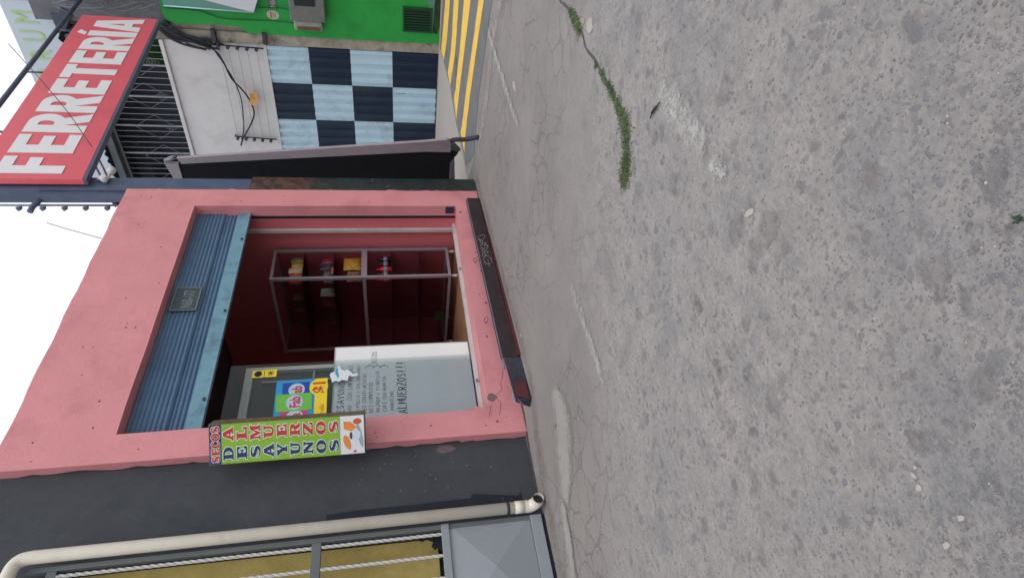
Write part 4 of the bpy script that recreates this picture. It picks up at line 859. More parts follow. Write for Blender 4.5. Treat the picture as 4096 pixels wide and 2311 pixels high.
bt = [W(*Z4(*p), 1, gy + .03) for p in ((65, 1005), (845, 975))]
BX1 = (bt[0].x + bt[1].x) / 2; BZ1 = bt[0].z; BY = WY + .075; BZ0 = .345
bx1 = W(*Z4(65, 1005), 1, BY).x; bz1 = W(*Z4(65, 1005), 1, BY).z
board = thing('menu_board', 'large white hand lettered breakfast and lunch board standing behind the window glass', 'menu board', (3.5, BY, .34))
g = MB(); g.box(OXL + .02, bx1, BY, BY + .012, BZ0, bz1); obj('board', g, m_board, board, .002)
g = MB(); g.box(OXL + .02, bx1, BY - .001, BY + .013, bz1 + .001, bz1 + .012); g.box(bx1 + .001, bx1 + .01, BY - .001, BY + .013, BZ0, bz1 + .012); obj('edge_trim', g, m_alu, board)
HF = {  # pen strokes of each hand written capital in a 0.7 x 1 cell
 'A': [[(0, 0), (.34, 1), (.68, 0)], [(.12, .36), (.58, .36)]], 'C': [[(.62, .85), (.4, 1), (.08, .75), (.05, .3), (.3, 0), (.62, .14)]],
 'D': [[(.05, 0), (.05, 1), (.45, .9), (.66, .5), (.45, .08), (.05, 0)]], 'E': [[(.6, 1), (.06, 1), (.06, 0), (.62, 0)], [(.06, .52), (.5, .54)]],
 'F': [[(.06, 0), (.06, 1), (.6, 1)], [(.06, .52), (.48, .54)]], 'G': [[(.62, .85), (.38, 1), (.06, .7), (.06, .3), (.32, 0), (.62, .12), (.62, .42), (.38, .42)]],
 'H': [[(.06, 0), (.06, 1)], [(.62, 0), (.62, 1)], [(.06, .5), (.62, .52)]], 'I': [[(.2, 0), (.2, 1)]], 'J': [[(.6, 1), (.5, .2), (.3, 0), (.05, .2)], [(.25, 1), (.7, 1)]],
 'L': [[(.08, 1), (.06, 0), (.6, .02)]], 'M': [[(.0, 0), (.08, 1), (.36, .35), (.64, 1), (.74, 0)]], 'N': [[(.04, 0), (.06, 1), (.6, 0), (.64, 1)]],
 'O': [[(.34, 1), (.04, .7), (.06, .25), (.34, 0), (.64, .28), (.62, .74), (.34, 1)]], 'P': [[(.06, 0), (.06, 1), (.5, .94), (.6, .7), (.42, .5), (.06, .48)]],
 'R': [[(.06, 0), (.06, 1), (.5, .94), (.6, .74), (.42, .52), (.06, .5)], [(.3, .5), (.64, 0)]], 'S': [[(.6, .86), (.36, 1), (.1, .8), (.3, .54), (.58, .32), (.4, .04), (.05, .12)]],
 'T': [[(.0, 1), (.68, 1)], [(.34, 1), (.34, 0)]], 'U': [[(.04, 1), (.06, .25), (.32, 0), (.6, .25), (.62, 1)]], 'V': [[(.0, 1), (.34, 0), (.66, 1)]],
 'Y': [[(.0, 1), (.34, .5), (.66, 1)], [(.34, .5), (.3, 0)]], 'Z': [[(.04, 1), (.64, 1), (.02, 0), (.66, 0)], [(.16, .5), (.52, .52)]],
 '-': [[(.1, .5), (.42, .5)]], '(': [[(.35, 1.1), (.15, .7), (.15, .3), (.35, -.1)]], ')': [[(.2, 1.1), (.4, .7), (.4, .3), (.2, -.1)]], '!': [[(.2, 1.05), (.18, .28)], [(.17, .08), (.18, .0)]],
 'ó': [[(.3, .5), (.1, .3), (.3, .05), (.5, .3), (.3, .5)], [(.3, .7), (.45, .9)]], 'É': [[(.6, .95), (.06, .95), (.06, 0), (.62, 0)], [(.06, .5), (.5, .52)], [(.3, 1.05), (.5, 1.25)]], ' ': []}
RH = random.Random(3)
def hand(mb, s_, x0, x1, z, h, r):
    adv = (x1 - x0) / max(sum(.95 if c != ' ' else .6 for c in s_), 1); x = x0
    for ch in s_:
        st = HF.get(ch, []); wv = adv * 1.02; dz = RH.uniform(-.05, .05) * h; hh_ = h * RH.uniform(.9, 1.08); sl = RH.uniform(-.03, .06)
        for line in st:
            P = [Vector((x + (px_ * 1.05 + py_ * sl) * wv + RH.uniform(-.02, .02) * h, by, z + dz + py_ * hh_ + RH.uniform(-.025, .025) * h)) for px_, py_ in line]
            for p_, q_ in zip(P[:-1], P[1:]): pass
            mb.tube(P, r, 4)
        x += adv * (.95 if ch != ' ' else .6)
ink = MB(); by = BY - .0015
LI = [('DESAYUNOS', (1515, 850), 410, 1445, .0042), ('- PAN. CON EMPANADAS', (1600, 855), 290, 1552, .0019), ('(POLLO ó SALCHICHA)', (1685, 765), 290, 1650, .0019), ('- DES CONTINENTAL', (1755, 850), 365, 1715, .0021), ('- DES COMPLETO', (1828, 835), 470, 1785, .0021),
      ('- MAJADO ó TIGRILLO', (1900, 832), 350, 1860, .0021), ('- CAFÉ CON HUMITA', (1975, 822), 405, 1935, .0021), ('- MOROCHO', (2052, 815), 560, 2012, .0021), ('ALMUERZOS!!!', (2190, 795), 230, 2095, .0048)]
for s_, (X, Yl), Yr, Xt, r_ in LI:
    a = W(*ZS(X, Yl), 1, by); b = W(*ZS(X - (Yl - Yr) * .02, Yr), 1, by); t_ = W(*ZS(Xt, Yl), 1, by)
    hand(ink, s_, a.x, b.x, a.z, abs(t_.z - a.z), r_)
a = W(*ZS(1870, 275), 1, by); b = W(*ZS(1862, 140), 1, by); hand(ink, 'SECOS', a.x, b.x, a.z, .05, .002)
for X in (1795, 1875, 1945):
    a = W(*ZS(X, 305), 1, by); ink.tube(bez([(a.x - .02, by, a.z + .045), (a.x + .005, by, a.z + .03), (a.x + .012, by, a.z + .005), (a.x + .03, by, a.z), (a.x + .012, by, a.z - .006), (a.x + .004, by, a.z - .03), (a.x - .02, by, a.z - .04)], 4), .0022, 4)
obj('handwriting', ink, m_ink, board)
# torn paper stuck on the glass
g = MB(); TP = [W(*ZS(*p), 1, gy - .002) for p in ((1370, 395), (1385, 370), (1420, 360), (1470, 290), (1490, 330), (1520, 350), (1560, 335), (1620, 385), (1665, 375), (1665, 400), (1610, 410), (1575, 400), (1560, 455), (1500, 445), (1470, 465), (1430, 455), (1395, 475), (1385, 430))]
g.slab(TP, (0, -.001, 0)); tpo = tag(obj('torn_paper', g, m_paper), 'torn white paper remnant with a blue mark stuck on the window glass', 'paper')
g = MB(); TQ = [W(*ZS(*p), 1, gy - .004) for p in ((1440, 330), (1460, 320), (1458, 360), (1470, 400), (1455, 430), (1440, 400), (1425, 370))]; g.slab(TQ, (0, -.0005, 0)); obj('blue_mark', g, M('teal marker', C(70, 170, 196), .6), tpo)

# ================================================================== CHARCOAL HOUSE + PIPE + GATE (left)
house = thing('charcoal_house', 'dark charcoal plastered house wall between the pink shop and the silver gate', 'house', (2.3, 4.55, 0))
g = MB(); HY = 4.545
vs = []; nz = 24; fs = []
g.box(1.96, XL + .004, HY, HY + .2, -.2, 7.0); obj('wall', g, m_dark, house)
g = MB(); rr = random.Random(19); zz = .0; vs = []; fs = []
while zz < 6.9:
    wd = rr.choice((.004, .01, .016, .028, .012, .045)) * rr.uniform(.5, 1.2); vs += [(XL - .0015, HY, zz), (XL - .0015, HY - wd, zz)]; zz += rr.uniform(.02, .12)
    if zz > 4.0: break
g.add(vs, [(2 * i, 2 * i + 1, 2 * i + 3, 2 * i + 2) for i in range(len(vs) // 2 - 1)]); obj('paint_edge', g, m_dark, house)
g = MB(); rr = random.Random(8)
pts = [W(*Z6(*p), 1, HY - .004) for p in ((370, 1000), (600, 965), (1000, 925), (1330, 885), (1400, 880), (1420, 845), (1480, 850), (1740, 860), (1760, 835), (1770, 880), (1780, 905))]
base = [W(*Z6(*p), 1, HY - .004) for p in ((1780, 960), (370, 1060))]
g.slab(pts + base, (0, .003, 0)); obj('black_paint', g, m_black, house)
g = MB(); pts = [W(*Z6(*p), 1, HY - .003) for p in ((1150, 540), (1180, 505), (1250, 498), (1300, 520), (1270, 545), (1200, 560))]; g.slab(pts, (0, .002, 0)); obj('pink_smear', g, M('pink smear', C(112, 98, 104), .8, .2, 40, .2), house)
rr = random.Random(44); g = MB()
for _ in range(26):
    p = W(*Z6(rr.uniform(600, 1850), rr.uniform(560, 840)), 1, HY - .003); s_ = rr.uniform(.002, .006)
    g.slab([p + Vector((math.cos(a) * s_ * rr.uniform(.5, 1.), 0, math.sin(a) * s_ * rr.uniform(.5, 1.6))) for a in (0, 1, 2, 3, 4, 5)], (0, .002, 0))
o = obj('paint_specks', g, M('speck', C(150, 140, 150), .8), house); o['kind'] = 'stuff'
# neighbours' mass behind the gate so light does not leak
g = MB(); g.box(-6, 1.955, 8.2, 8.4, -.2, 3.4); obj('rear_wall', g, m_dark, house)
g = MB(); g.box(-6, 1.955, HY + .1, 8.19, 3.6, 3.75); obj('roof_slab', g, m_dark, house)

PX = 2.035; PY = 4.40
pipe = thing('drain_pipe', 'cream plastic drain pipe running down the charcoal wall to an open elbow', 'pipe', (PX, PY, 0))
ptop = W(*Z5(110, 1330), 1, PY).z
g = MB(); g.tube([(PX, PY, .13), (PX, PY, ptop - .12)] + bez([(PX, PY, ptop - .1), (PX - .01, PY, ptop - .035), (PX - .05, PY, ptop), (PX - .12, PY, ptop + .01)], 5) + [(PX - .6, PY + .04, ptop + .02)], .044, 20); obj('pipe_run', g, m_pvc, pipe)
g = MB(); g.tube([(PX, PY, .16), (PX, PY, .235)], .047, 20); obj('collar', g, m_pvc, pipe)
g = MB(); ep = bez([(PX, PY, .16), (PX, PY, .115), (PX + .004, PY - .03, .075), (PX + .008, PY - .075, .06), (PX + .01, PY - .1, .058)], 5)
g.tube(ep, .047, 20, cap=False); g.tube(ep[-9:], .041, 20, cap=False); el = obj('elbow', g, m_pvc, pipe)
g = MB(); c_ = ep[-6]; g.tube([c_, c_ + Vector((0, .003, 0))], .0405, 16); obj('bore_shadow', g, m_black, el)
zc_ = W(*Z6(1668, 950), 1, PY).z
g = MB(); g.tube([(PX, PY, zc_ - .012), (PX, PY, zc_ + .012)], .0465, 20); obj('clamp', g, m_steel, pipe)
g = MB(); g.box(PX + .03, PX + .16, HY - .012, HY - .0045, zc_ - .01, zc_ + .01); obj('clamp_strap', g, m_steel, pipe)

gate = thing('silver_gate', 'silver painted steel gate with twisted bars above a diamond pressed sheet panel', 'gate', (1.2, 4.45, 0))
GY = 4.46
gx1 = 1.985
g = MB(); g.box(gx1 - .035, gx1, GY - .01, GY + .03, .05, 3.55); g.box(-.6, gx1 - .036, GY - .01, GY + .03, 3.36, 3.42); obj('frame', g, m_gated, gate, .003)
zr = (W(*Z6(270, 1200), 1, GY).z + W(*Z6(330, 1200), 1, GY).z) / 2
g = MB(); g.box(-.6, gx1 - .036, GY - .012, GY + .025, zr - .033, zr + .033); obj('mid_rail', g, m_gated, gate, .003)
zp1 = W(*Z6(1190, 1100), 1, GY).z; zp1b = W(*Z6(1245, 1100), 1, GY).z; zp0 = W(*Z6(1820, 1010), 1, GY).z
g = MB(); g.box(-.6, gx1 - .001, GY - .02, GY + .02, zp1b, zp1 + .0); g.box(-.6, gx1 - .001, GY - .02, GY + .02, .03, zp0 - .004); obj('panel_rail', g, m_gate, gate, .003)
# pressed diamond panel: shallow pyramids 0.64 wide
g = MB(); zl0, zh0 = zp0, zp1b - .002; wpy = .72; x1_ = gx1 - .002
k = 0
while x1_ > -.6:
    x0_ = x1_ - wpy; xm = (x0_ + x1_) / 2; zm_ = (zl0 + zh0) / 2
    vs = [(x0_, GY, zl0), (x1_, GY, zl0), (x1_, GY, zh0), (x0_, GY, zh0), (xm, GY - .045, zm_)]
    g.add(vs, [(0, 1, 4), (1, 2, 4), (2, 3, 4), (3, 0, 4)]); x1_ = x0_
obj('pressed_panel', g, m_gate, gate)
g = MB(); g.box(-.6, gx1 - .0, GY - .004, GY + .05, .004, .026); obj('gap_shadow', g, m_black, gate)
def twisted(g, x, y, z0, z1, s=.0095, pitch=.1):
    n = int((z1 - z0) / .012); vs = []; fs = []
    for i in range(n + 1):
        z = z0 + (z1 - z0) * i / n; a = 2 * math.pi * z / pitch / 2
        for k in range(4): b = a + k * math.pi / 2; vs.append((x + math.cos(b) * s * 1.3, y + math.sin(b) * s * 1.3, z))
    for i in range(n):
        for k in range(4): fs.append((i * 4 + k, i * 4 + (k + 1) % 4, i * 4 + 4 + (k + 1) % 4, i * 4 + 4 + k))
    g.add(vs, fs)
for i in range(15):
    x = 1.915 - .158 * i; g = MB(); twisted(g, x, GY, zp1 + .001, zr - .034); twisted(g, x, GY, zr + .034, 3.359); obj('twisted_bar', g, m_bar, gate)
# mustard cloth behind the bars
cl = MB(); nx_, nz_ = 60, 20; vs = []; fs = []
for j in range(nz_ + 1):
    for i in range(nx_ + 1):
        x = -.6 + (1.952 + .6) * i / nx_; z = .83 + 2.5 * j / nz_; vs.append((x, 4.62 + .015 * math.sin(x * 17 + z) + .008 * math.sin(x * 41), z))
for j in range(nz_):
    for i in range(nx_):
        a = j * (nx_ + 1) + i
        fs.append((a, a + 1, a + nx_ + 2, a + nx_ + 1))
cl.add(vs, fs, True); tag(obj('curtain', cl, m_must), 'mustard brown cloth hung behind the bars of the silver gate', 'curtain')
hp = [W(*Z6(*p), 1, 4.588) for p in ((1035, 1150), (1060, 1140), (1120, 1138), (1200, 1125), (1230, 1135), (1230, 1245), (1190, 1255), (1165, 1235), (1150, 1252), (1120, 1225), (1135, 1195), (1085, 1170), (1060, 1192), (1030, 1185))]
hp = [Vector((min(p.x, 1.95), p.y, p.z)) for p in hp]
g = MB(); g.slab(hp, (0, .002, 0)); tag(obj('cloth_hole_shade', g, m_black), 'ragged dark patch painting the shade of a hole low in the mustard cloth at the gate', 'cloth hole')  # flat black shape stands for the shaded hole in the cloth, darkness painted in
g = MB(); g.box(-.65, 1.955, 4.72, 4.74, -.1, 3.5); bp = tag(obj('backing_sheet', g, M('slate sheet', C(70, 84, 90), .6)), 'dark slate sheet standing behind the mustard cloth at the gate', 'sheet')

# ================================================================== LEANING PANEL (dark leaf beside the post)
leaf = thing('metal_shutter_leaf', 'tall dark sheet panel in a pale steel frame standing on a bent pipe leg', 'panel', (6.5, 3.78, 0))
Lp = G(1800, 572); az = R(58); Dl = Vector((math.cos(az), math.sin(az), 0)); Nl = Vector((-math.sin(az), math.cos(az), 0))
foot = G(1916, 549)
PL = (foot.x, foot.y, 0); NLt = (Nl.x, Nl.y, 0)
def LP(X, Y, Z=ZP): return WP(*Z(X, Y), PL, NLt)
# pale side frame running from top to bottom (a bent steel strip), then the dark sheet
tA, tB = LP(520, 605, ZT), LP(610, 715, ZT); bA, bB = LP(440, 245), LP(490, 490)
mA, mB = LP(0, 285), LP(0, 480)
def thick(pts, d): return [Vector(p) for p in pts], Nl * d
g = MB(); p_, o_ = thick([tA, mA, bA, LP(500, 300), bB, mB, tB], .03); g.slab(p_, o_); obj('side_frame', g, m_alud, leaf, .003)
g = MB(); q1 = LP(270, 690, ZT); q2 = LP(555, 715, ZT); q3 = LP(560, 745, ZT); q4 = LP(640, 1010, ZT); q5 = LP(480, 1030, ZT)
ext = (q4 - q3).normalized() * .5; ext2 = (q5 - q1).normalized() * .5
g.slab([q1, q2, q3, q4 + ext, q5 + ext2], Nl * .03); obj('top_frame', g, m_alud, leaf, .003)
d1 = LP(560, 740, ZT); d2_ = LP(645, 1020, ZT)
back = Dl * 1.2
s0 = [tB + Vector((0, 0, -.01)), mB, bB + Vector((0, 0, .0)), LP(570, 620), LP(475, 700), LP(470, 1080)]
g = MB(); bot = LP(475, 1080)
g.slab([d1, tB, mB, bB, LP(640, 535), LP(568, 615), LP(480, 720), bot, bot + Dl * .6, d2_ + Dl * .6, d2_], Nl * .012); obj('dark_sheet', g, M('dark navy sheet', C(15, 16, 26), .8, .2, 2, .1, 30, dirt=C(22, 22, 32), dirt_amt=.4, spec=.1), leaf)
g = MB(); g.slab([LP(500, 400), LP(560, 360), LP(690, 490), LP(620, 545), LP(500, 520)], -Nl * .025); obj('bent_corner', g, M('moss grey steel', C(76, 84, 82), .7, .2, 12, .3), leaf)
g = MB(); g.slab([LP(480, 720), LP(568, 615), LP(580, 1080), LP(480, 1080)], Nl * .02); obj('lower_flap', g, M('dull flap', C(104, 100, 110), .6), leaf)
g = MB(); lg = [LP(470, 360), LP(520, 300), LP(620, 285), LP(800, 280), foot + Vector((0, 0, .0))]
g.tube(bez(lg, 5), .028, 10); obj('leg', g, m_steel, leaf)
g = MB(); g.tube([LP(250, 650, ZT) + Dl * .05, LP(420, 640, ZT), LP(470, 600, ZT)], [.012, .03, .012], 8); obj('top_hinge', g, m_greyst, leaf)

# ================================================================== CHEQUERED CORNER BUILDING
XB = 12.2
bld = thing('corner_building', 'two storey corner building with chequered blue sheet door, white fascia and barred balcony', 'building', (12.5, 7, 0))
# corrugated door
YC = [5.18, 5.975, 6.785, 7.6, 8.4, 9.2]; ZCk = [.03, .945, 1.775, 2.575, 3.35]
g = MB(); pf = []
y = YC[0]; per = .2
while y < YC[-1]:
    pf += [(y, 0), (y + .03, .04), (y + .10, .04), (y + .12, 0)]; y += per
def yx(y):
    for a, b in zip(pf[:-1], pf[1:]):
        if a[0] <= y <= b[0]: return a[1] + (b[1] - a[1]) * (y - a[0]) / max(b[0] - a[0], 1e-6)
    return 0
ys = sorted(set([p[0] for p in pf if p[0] <= YC[-1]] + YC))
for r_ in range(4):
    for a, b in zip(ys[:-1], ys[1:]):
        c_ = sum(1 for k in YC[1:-1] if (a + b) / 2 > k); g.cur = (c_ + r_) % 2
        g.cur = 1 - g.cur if False else g.cur
        g.quad((XB - yx(a), a, ZCk[r_]), (XB - yx(a), a, ZCk[r_ + 1]), (XB - yx(b), b, ZCk[r_ + 1]), (XB - yx(b), b, ZCk[r_]))
# at top right square light => row 3 col 0 light => parity odd is light
door = obj('chequered_door', g, [m_navy, m_lblue], bld)
g = MB(); hc = W(*Z2(1725, 632), 0, XB - .03); pts = [(XB - .034, hc.y + math.sin(a) * .07, hc.z + math.cos(a) * .075) for a in [math.pi * i / 10 - math.pi / 2 + math.pi / 2 * 0 for i in range(11)]]
pts = [(XB - .034, hc.y + .04 - .075 * math.sin(math.pi * i / 14), hc.z + .10 * math.cos(math.pi * i / 14)) for i in range(15)]
g.slab(pts, (.008, 0, 0)); obj('handle_hole', g, m_black, door)
g = MB(); g.box(XB - .03, XB + .1, YC[0], YC[-1], .012, .035); obj('threshold', g, m_steel, bld)
g = MB(); g.box(XB + .03, XB + .3, YC[0], YC[-1], .0, 3.36); obj('door_backing', g, m_int, bld)
# grimy column
g = MB(); g.box(XB - .07, XB + .3, 4.965, 5.178, -.1, 5.6); obj('column', g, m_grime, bld, .01)
# white fascia band
zf0, zf1 = 3.352, 5.17
g = MB(); g.box(XB - .05, XB + .25, 5.18, 9.6, zf0, zf1); obj('fascia', g, m_white, bld, .006)
g = MB(); g.box(XB - .10, XB + .26, 5.18, 9.6, zf1 + .001, zf1 + .07); obj('ledge', g, m_white, bld, .004)
# balcony interior and grille
g = MB(); g.box(XB + 1.6, XB + 1.7, 4.9, 10, 5.1, 7.3); obj('balcony_wall', g, M('balcony slate', C(84, 88, 100), .9), bld)
g = MB(); g.box(XB + 1.5, XB + 1.59, 5.5, 6.4, 5.6, 6.3); obj('balcony_plant', g, m_intg, bld)
g = MB(); g.box(XB + .0, XB + 1.59, 5.18, 5.24, 5.25, 6.8); g.box(XB, XB + 1.59, 9.4, 9.5, 5.25, 6.8); obj('balcony_side', g, m_int, bld)
g = MB(); g.box(XB + .27, XB + 1.59, 5.24, 9.4, 5.0, 5.24); obj('balcony_floor', g, m_int, bld)
gr = MB(); yb = 5.32; i = 0
while yb < 9.4:
    r_ = .014 if i % 5 == 3 else .0045
    gr.box(XB - .03 - r_, XB - .03 + r_, yb - r_, yb + r_, 5.241, 6.56); yb += .13; i += 1
gr.box(XB - .036, XB - .024, 5.25, 9.4, 6.561, 6.60)
grl = obj('balcony_grille', gr, M('grille grey paint', C(150, 156, 164), .5, .1, 9, 0), bld)
for k in range(6):
    yc_ = 5.65 + k * .69; g = MB(); zc2 = 5.75
    for a, b in (((0, .4), (.27, 0)), ((.27, 0), (0, -.4)), ((0, -.4), (-.27, 0)), ((-.27, 0), (0, .4))):
        g.tube([(XB - .045, yc_ + a[0], zc2 + a[1]), (XB - .045, yc_ + b[0], zc2 + b[1])], .003, 5)
    for a in range(4):
        cx_, cz_ = math.cos(a * 1.57) * .05, math.sin(a * 1.57) * .05
        g.tube([(XB - .05, yc_ + cx_ + math.cos(t * .7) * .03, zc2 - .25 + cz_ + math.sin(t * .7) * .03) for t in range(9)], .003, 5)
    obj('ornament', g, MATS['grille grey paint'], grl)
# corrugated roof eave
g = MB(); vs = []; fs = []; ny = 120
for i in range(ny + 1):
    y = 5.1 + 4.6 * i / ny; h = .03 * math.sin(y * 2 * math.pi / .17)
    vs += [(XB - .35, y, 6.77 + h), (XB + 2.2, y, 7.22 + h)]
for i in range(ny): fs.append((2 * i, 2 * i + 1, 2 * i + 3, 2 * i + 2))
g.add(vs, fs, True); obj('roof', g, m_tinrf, bld)
g = MB(); g.box(XB - .30, XB - .22, 5.1, 9.7, 6.57, 6.70); g.box(XB - .1, XB + .05, 5.1, 9.7, 6.601, 6.70); obj('eave_beam', g, m_tinrf, bld)
# upper wall above the green part
g = MB(); g.box(XB + .0, XB + .3, -4, 4.96, 5.045, 7.2); up = obj('upper_wall', g, M('stained dark concrete', C(112, 113, 118), .9, .3, 5, .8, 30, dirt=C(84, 78, 76), dirt_amt=.85, dscale=2), bld)

# insulator racks
def rack(y0, z0, y1, z1, label, n=5):
    t = thing('insulator_rack', label, 'insulator rack', (XB - .1, y0, z0), 'insulator racks on the white fascia')
    a, b = Vector((XB - .09, y0, z0)), Vector((XB - .09, y1, z1)); g = MB(); g.tube([a, b], .014, 6); g.box(XB - .09, XB - .052, y0 - .02, y0 + .02, z0, z0 + .02); obj('bar', g, m_steel, t)
    for i in range(n):
        p = a.lerp(b, (i + .3) / n); g = MB(); g.tube([p, p + Vector((-.03, .0, 0)), p + Vector((-.05, 0, 0)), p + Vector((-.1, 0, 0))], [.012, .035, .02, .035], 8); obj('insulator', g, m_steel, t)
    return a, b
ra = rack(5.215, 4.25, 5.245, 3.40, 'black insulator rack on the right end of the white fascia'); rb = rack(7.18, 4.25, 7.23, 3.43, 'black insulator rack near the left end of the white fascia')
for i in range(5):
    p = ra[0].lerp(ra[1], (i + .3) / 5) + Vector((-.06, 0, 0)); q_ = rb[0].lerp(rb[1], (i + .3) / 5) + Vector((-.06, 0, 0)); g = MB(); g.tube(sag(p, q_, .01), .004, 4)
    tag(obj('service_wire', g, m_gcable), ('topmost', 'second', 'middle', 'fourth', 'lowest')[i] + ' of the five thin grey wires strung between the two insulator racks', 'wire', 'wires between the insulator racks')
def wire(name, pts, r, mat, label, cat='cable', n=6, sm=True):
    g = MB(); g.tube(bez(pts, 6) if sm else pts, r, n); return tag(obj(name, g, mat), label, cat)
K = lambda X, Y, x=XB - .16: W(*Z2(X, Y), 0, x)
wire('black_cable', [K(180, 240), K(300, 290), K(440, 345), K(500, 420), K(560, 540), K(640, 625), K(690, 700), K(715, 780), K(690, 860), K(640, 950), K(625, 1000)], .016, m_cable, 'thick black cable drooping across the white fascia past the orange tag')
wire('black_cable', [K(440, 345, XB - .13), K(520, 460, XB - .13), K(580, 560, XB - .13), K(625, 680, XB - .13), K(640, 800, XB - .13), K(642, 900, XB - .13), K(630, 960, XB - .13)], .011, m_cable, 'thinner cable hanging beside the thick one on the white fascia')
tg = [K(680, 640, XB - .19), K(735, 637, XB - .19), K(747, 718, XB - .19), K(690, 722, XB - .19)]
g = MB(); g.slab(tg, (-.005, 0, 0)); o = tag(obj('cable_tag', g, m_tag), 'small orange tag tied to the black cable on the white fascia', 'tag')
g = MB()
for k in range(4):
    zz = max(p.z for p in tg) - .02 - .025 * k; y0_, y1_ = tg[0].y + .04, tg[0].y + .2; g.box(XB - .1972, XB - .196, tg[0].y + .015, tg[0].y + .15 - .02 * (k % 2), zz - .012, zz - .006)
obj('print_lines', g, M('tag ink', C(150, 104, 60), .8), o)

# ---- green building
grn = thing('green_building', 'bright green rendered building at the right edge with dark mould along its foot', 'building', (12.3, 3, 0))
XG = XB - .10
gp = [( -4, -.1), (4.96, -.1), (4.97, 1.5), (4.965, 2.6), (4.96, 3.62), (4.90, 3.70), (4.84, 3.78), (4.83, 4.2), (4.86, 4.85), (4.80, 5.0), (4.68, 5.04), (-4, 5.04)]
g = MB(); g.slab([(XG, p[0], p[1]) for p in gp[::-1]], (.08, 0, 0)); obj('wall', g, m_green, grn)
g = MB(); g.box(XG + .085, XG + .4, -4, 4.96, -.1, 4.95); obj('wall_core', g, m_grime, grn)
bs = [ZD(1000, 0), ZD(1165, 60), ZD(1150, 250), ZD(1115, 640), ZD(1200, 670), ZD(1250, 520), ZD(1280, 300), ZD(1295, 100), ZD(1295, 0)]
bw = [W(*p, 0, XG - .006) for p in bs]
g = MB(); g.slab([bw[0] + Vector((0, -3, 0))] + [Vector((p.x, p.y, max(p.z, .0))) for p in bw] + [bw[-1] + Vector((0, -3, 0))], (.005, 0, 0)); obj('mould_base', g, m_mould, grn)
g = MB(); pts = [W(*ZD(*p), 0, XG - .012) for p in ((1000, 0), (1170, 0), (1150, 100), (1150, 260), (1110, 640), (1060, 160))]
g.slab(pts, (.005, 0, 0)); obj('pale_patch', g, M('pale teal concrete', C(96, 132, 110), .8, .1, 5, .3), grn)
# air vent
vp = [W(*ZD(*p), 0, XG - .02) for p in ((520, 150), (1055, 155), (1105, 620), (535, 590))]
y0_, y1_, z0_, z1_ = 4.27, 4.745, .165, .735
vent = thing('air_vent', 'dark green louvred vent low on the green wall', 'vent', (XG, 4.5, z0_))
g = MB()
for b in ((y0_, y1_, z0_, z0_ + .035), (y0_, y1_, z1_ - .035, z1_), (y0_, y0_ + .035, z0_ + .035, z1_ - .035), (y1_ - .035, y1_, z0_ + .035, z1_ - .035)): g.box(XG - .03, XG - .001, b[0], b[1], b[2], b[3])
MV = M('vent green', C(26, 70, 44), .6, .15, 6, .1); obj('frame', g, MV, vent)
for k in range(8):
    yy = y0_ + .045 + k * .05; g = MB(); g.hexa([(XG - .026, yy, z0_ + .037), (XG - .022, yy, z0_ + .037), (XG - .006, yy + .035, z0_ + .037), (XG - .010, yy + .035, z0_ + .037), (XG - .026, yy, z1_ - .037), (XG - .022, yy, z1_ - .037), (XG - .006, yy + .035, z1_ - .037), (XG - .010, yy + .035, z1_ - .037)]); obj('louvre', g, MV, vent)
g = MB(); g.box(XG - .0045, XG - .001, y0_ + .036, y1_ - .036, z0_ + .036, z1_ - .036); obj('backing', g, M('vent dark', C(16, 40, 28), .8), vent)
# meter boxes
mtr = thing('meter_box', 'weathered grey electric meter box mounted on the green wall', 'meter box', (XG, 4.4, 2.2))
g = MB(); g.box(XG - .2, XG - .001, 3.95, 4.60, 2.17, 2.80); obj('housing', g, m_meter, mtr, .02)
g = MB(); g.box(XG - .205, XG - .2005, 4.05, 4.32, 2.33, 2.70); obj('window', g, M('meter window', C(44, 50, 52), .3), mtr)
sm_ = thing('breaker_box', 'small pale rounded breaker box beside the grey meter box on the green wall', 'breaker box', (XG, 4.7, 2.23))
g = MB(); g.box(XG - .13, XG - .001, 4.615, 4.80, 2.25, 2.76); obj('cover', g, m_meterl, sm_, .025)
g = MB(); g.box(XG - .135, XG - .131, 4.72, 4.785, 2.28, 2.70); obj('stained_edge', g, M('rust stain', C(104, 78, 66), .8, .3, 20, .1), sm_)
# oval sign and number plate
oc = W(*ZC(1808, 225), 0, XG - .006)
g = MB(); pts = [(XG - .006, oc.y + math.cos(a) * .085, oc.z + math.sin(a) * .11) for a in [6.283 * i / 24 for i in range(24)]]; g.slab(pts, (.005, 0, 0)); ov = tag(obj('oval_sticker', g, M('oval white', C(176, 176, 158), .6)), 'small oval white sticker on the green wall above the boxes', 'sticker')
g = MB(); g.box(XG - .0075, XG - .0065, oc.y - .05, oc.y + .05, oc.z - .012, oc.z + .0); g.box(XG - .0075, XG - .0065, oc.y - .06, oc.y + .06, oc.z + .02, oc.z + .045); g.box(XG - .0075, XG - .0065, oc.y - .045, oc.y + .045, oc.z - .05, oc.z - .035); obj('print', g, M('oval print', C(150, 90, 80), .7), ov)
g = MB(); g.box(XG - .008, XG - .001, 4.05, 4.47, 3.03, 3.20); np_ = tag(obj('house_number', g, M('number plate green', C(84, 100, 84), .6)), 'narrow dark house number plate at the top of the green wall', 'number plate')
g = MB(); text(g, 'N60-15', (XG - .009, 4.45, 3.06), (0, -1, 0), (0, 0, 1), .10, .005, .75); obj('lettering', g, M('plate pale', C(160, 164, 156), .6), np_)
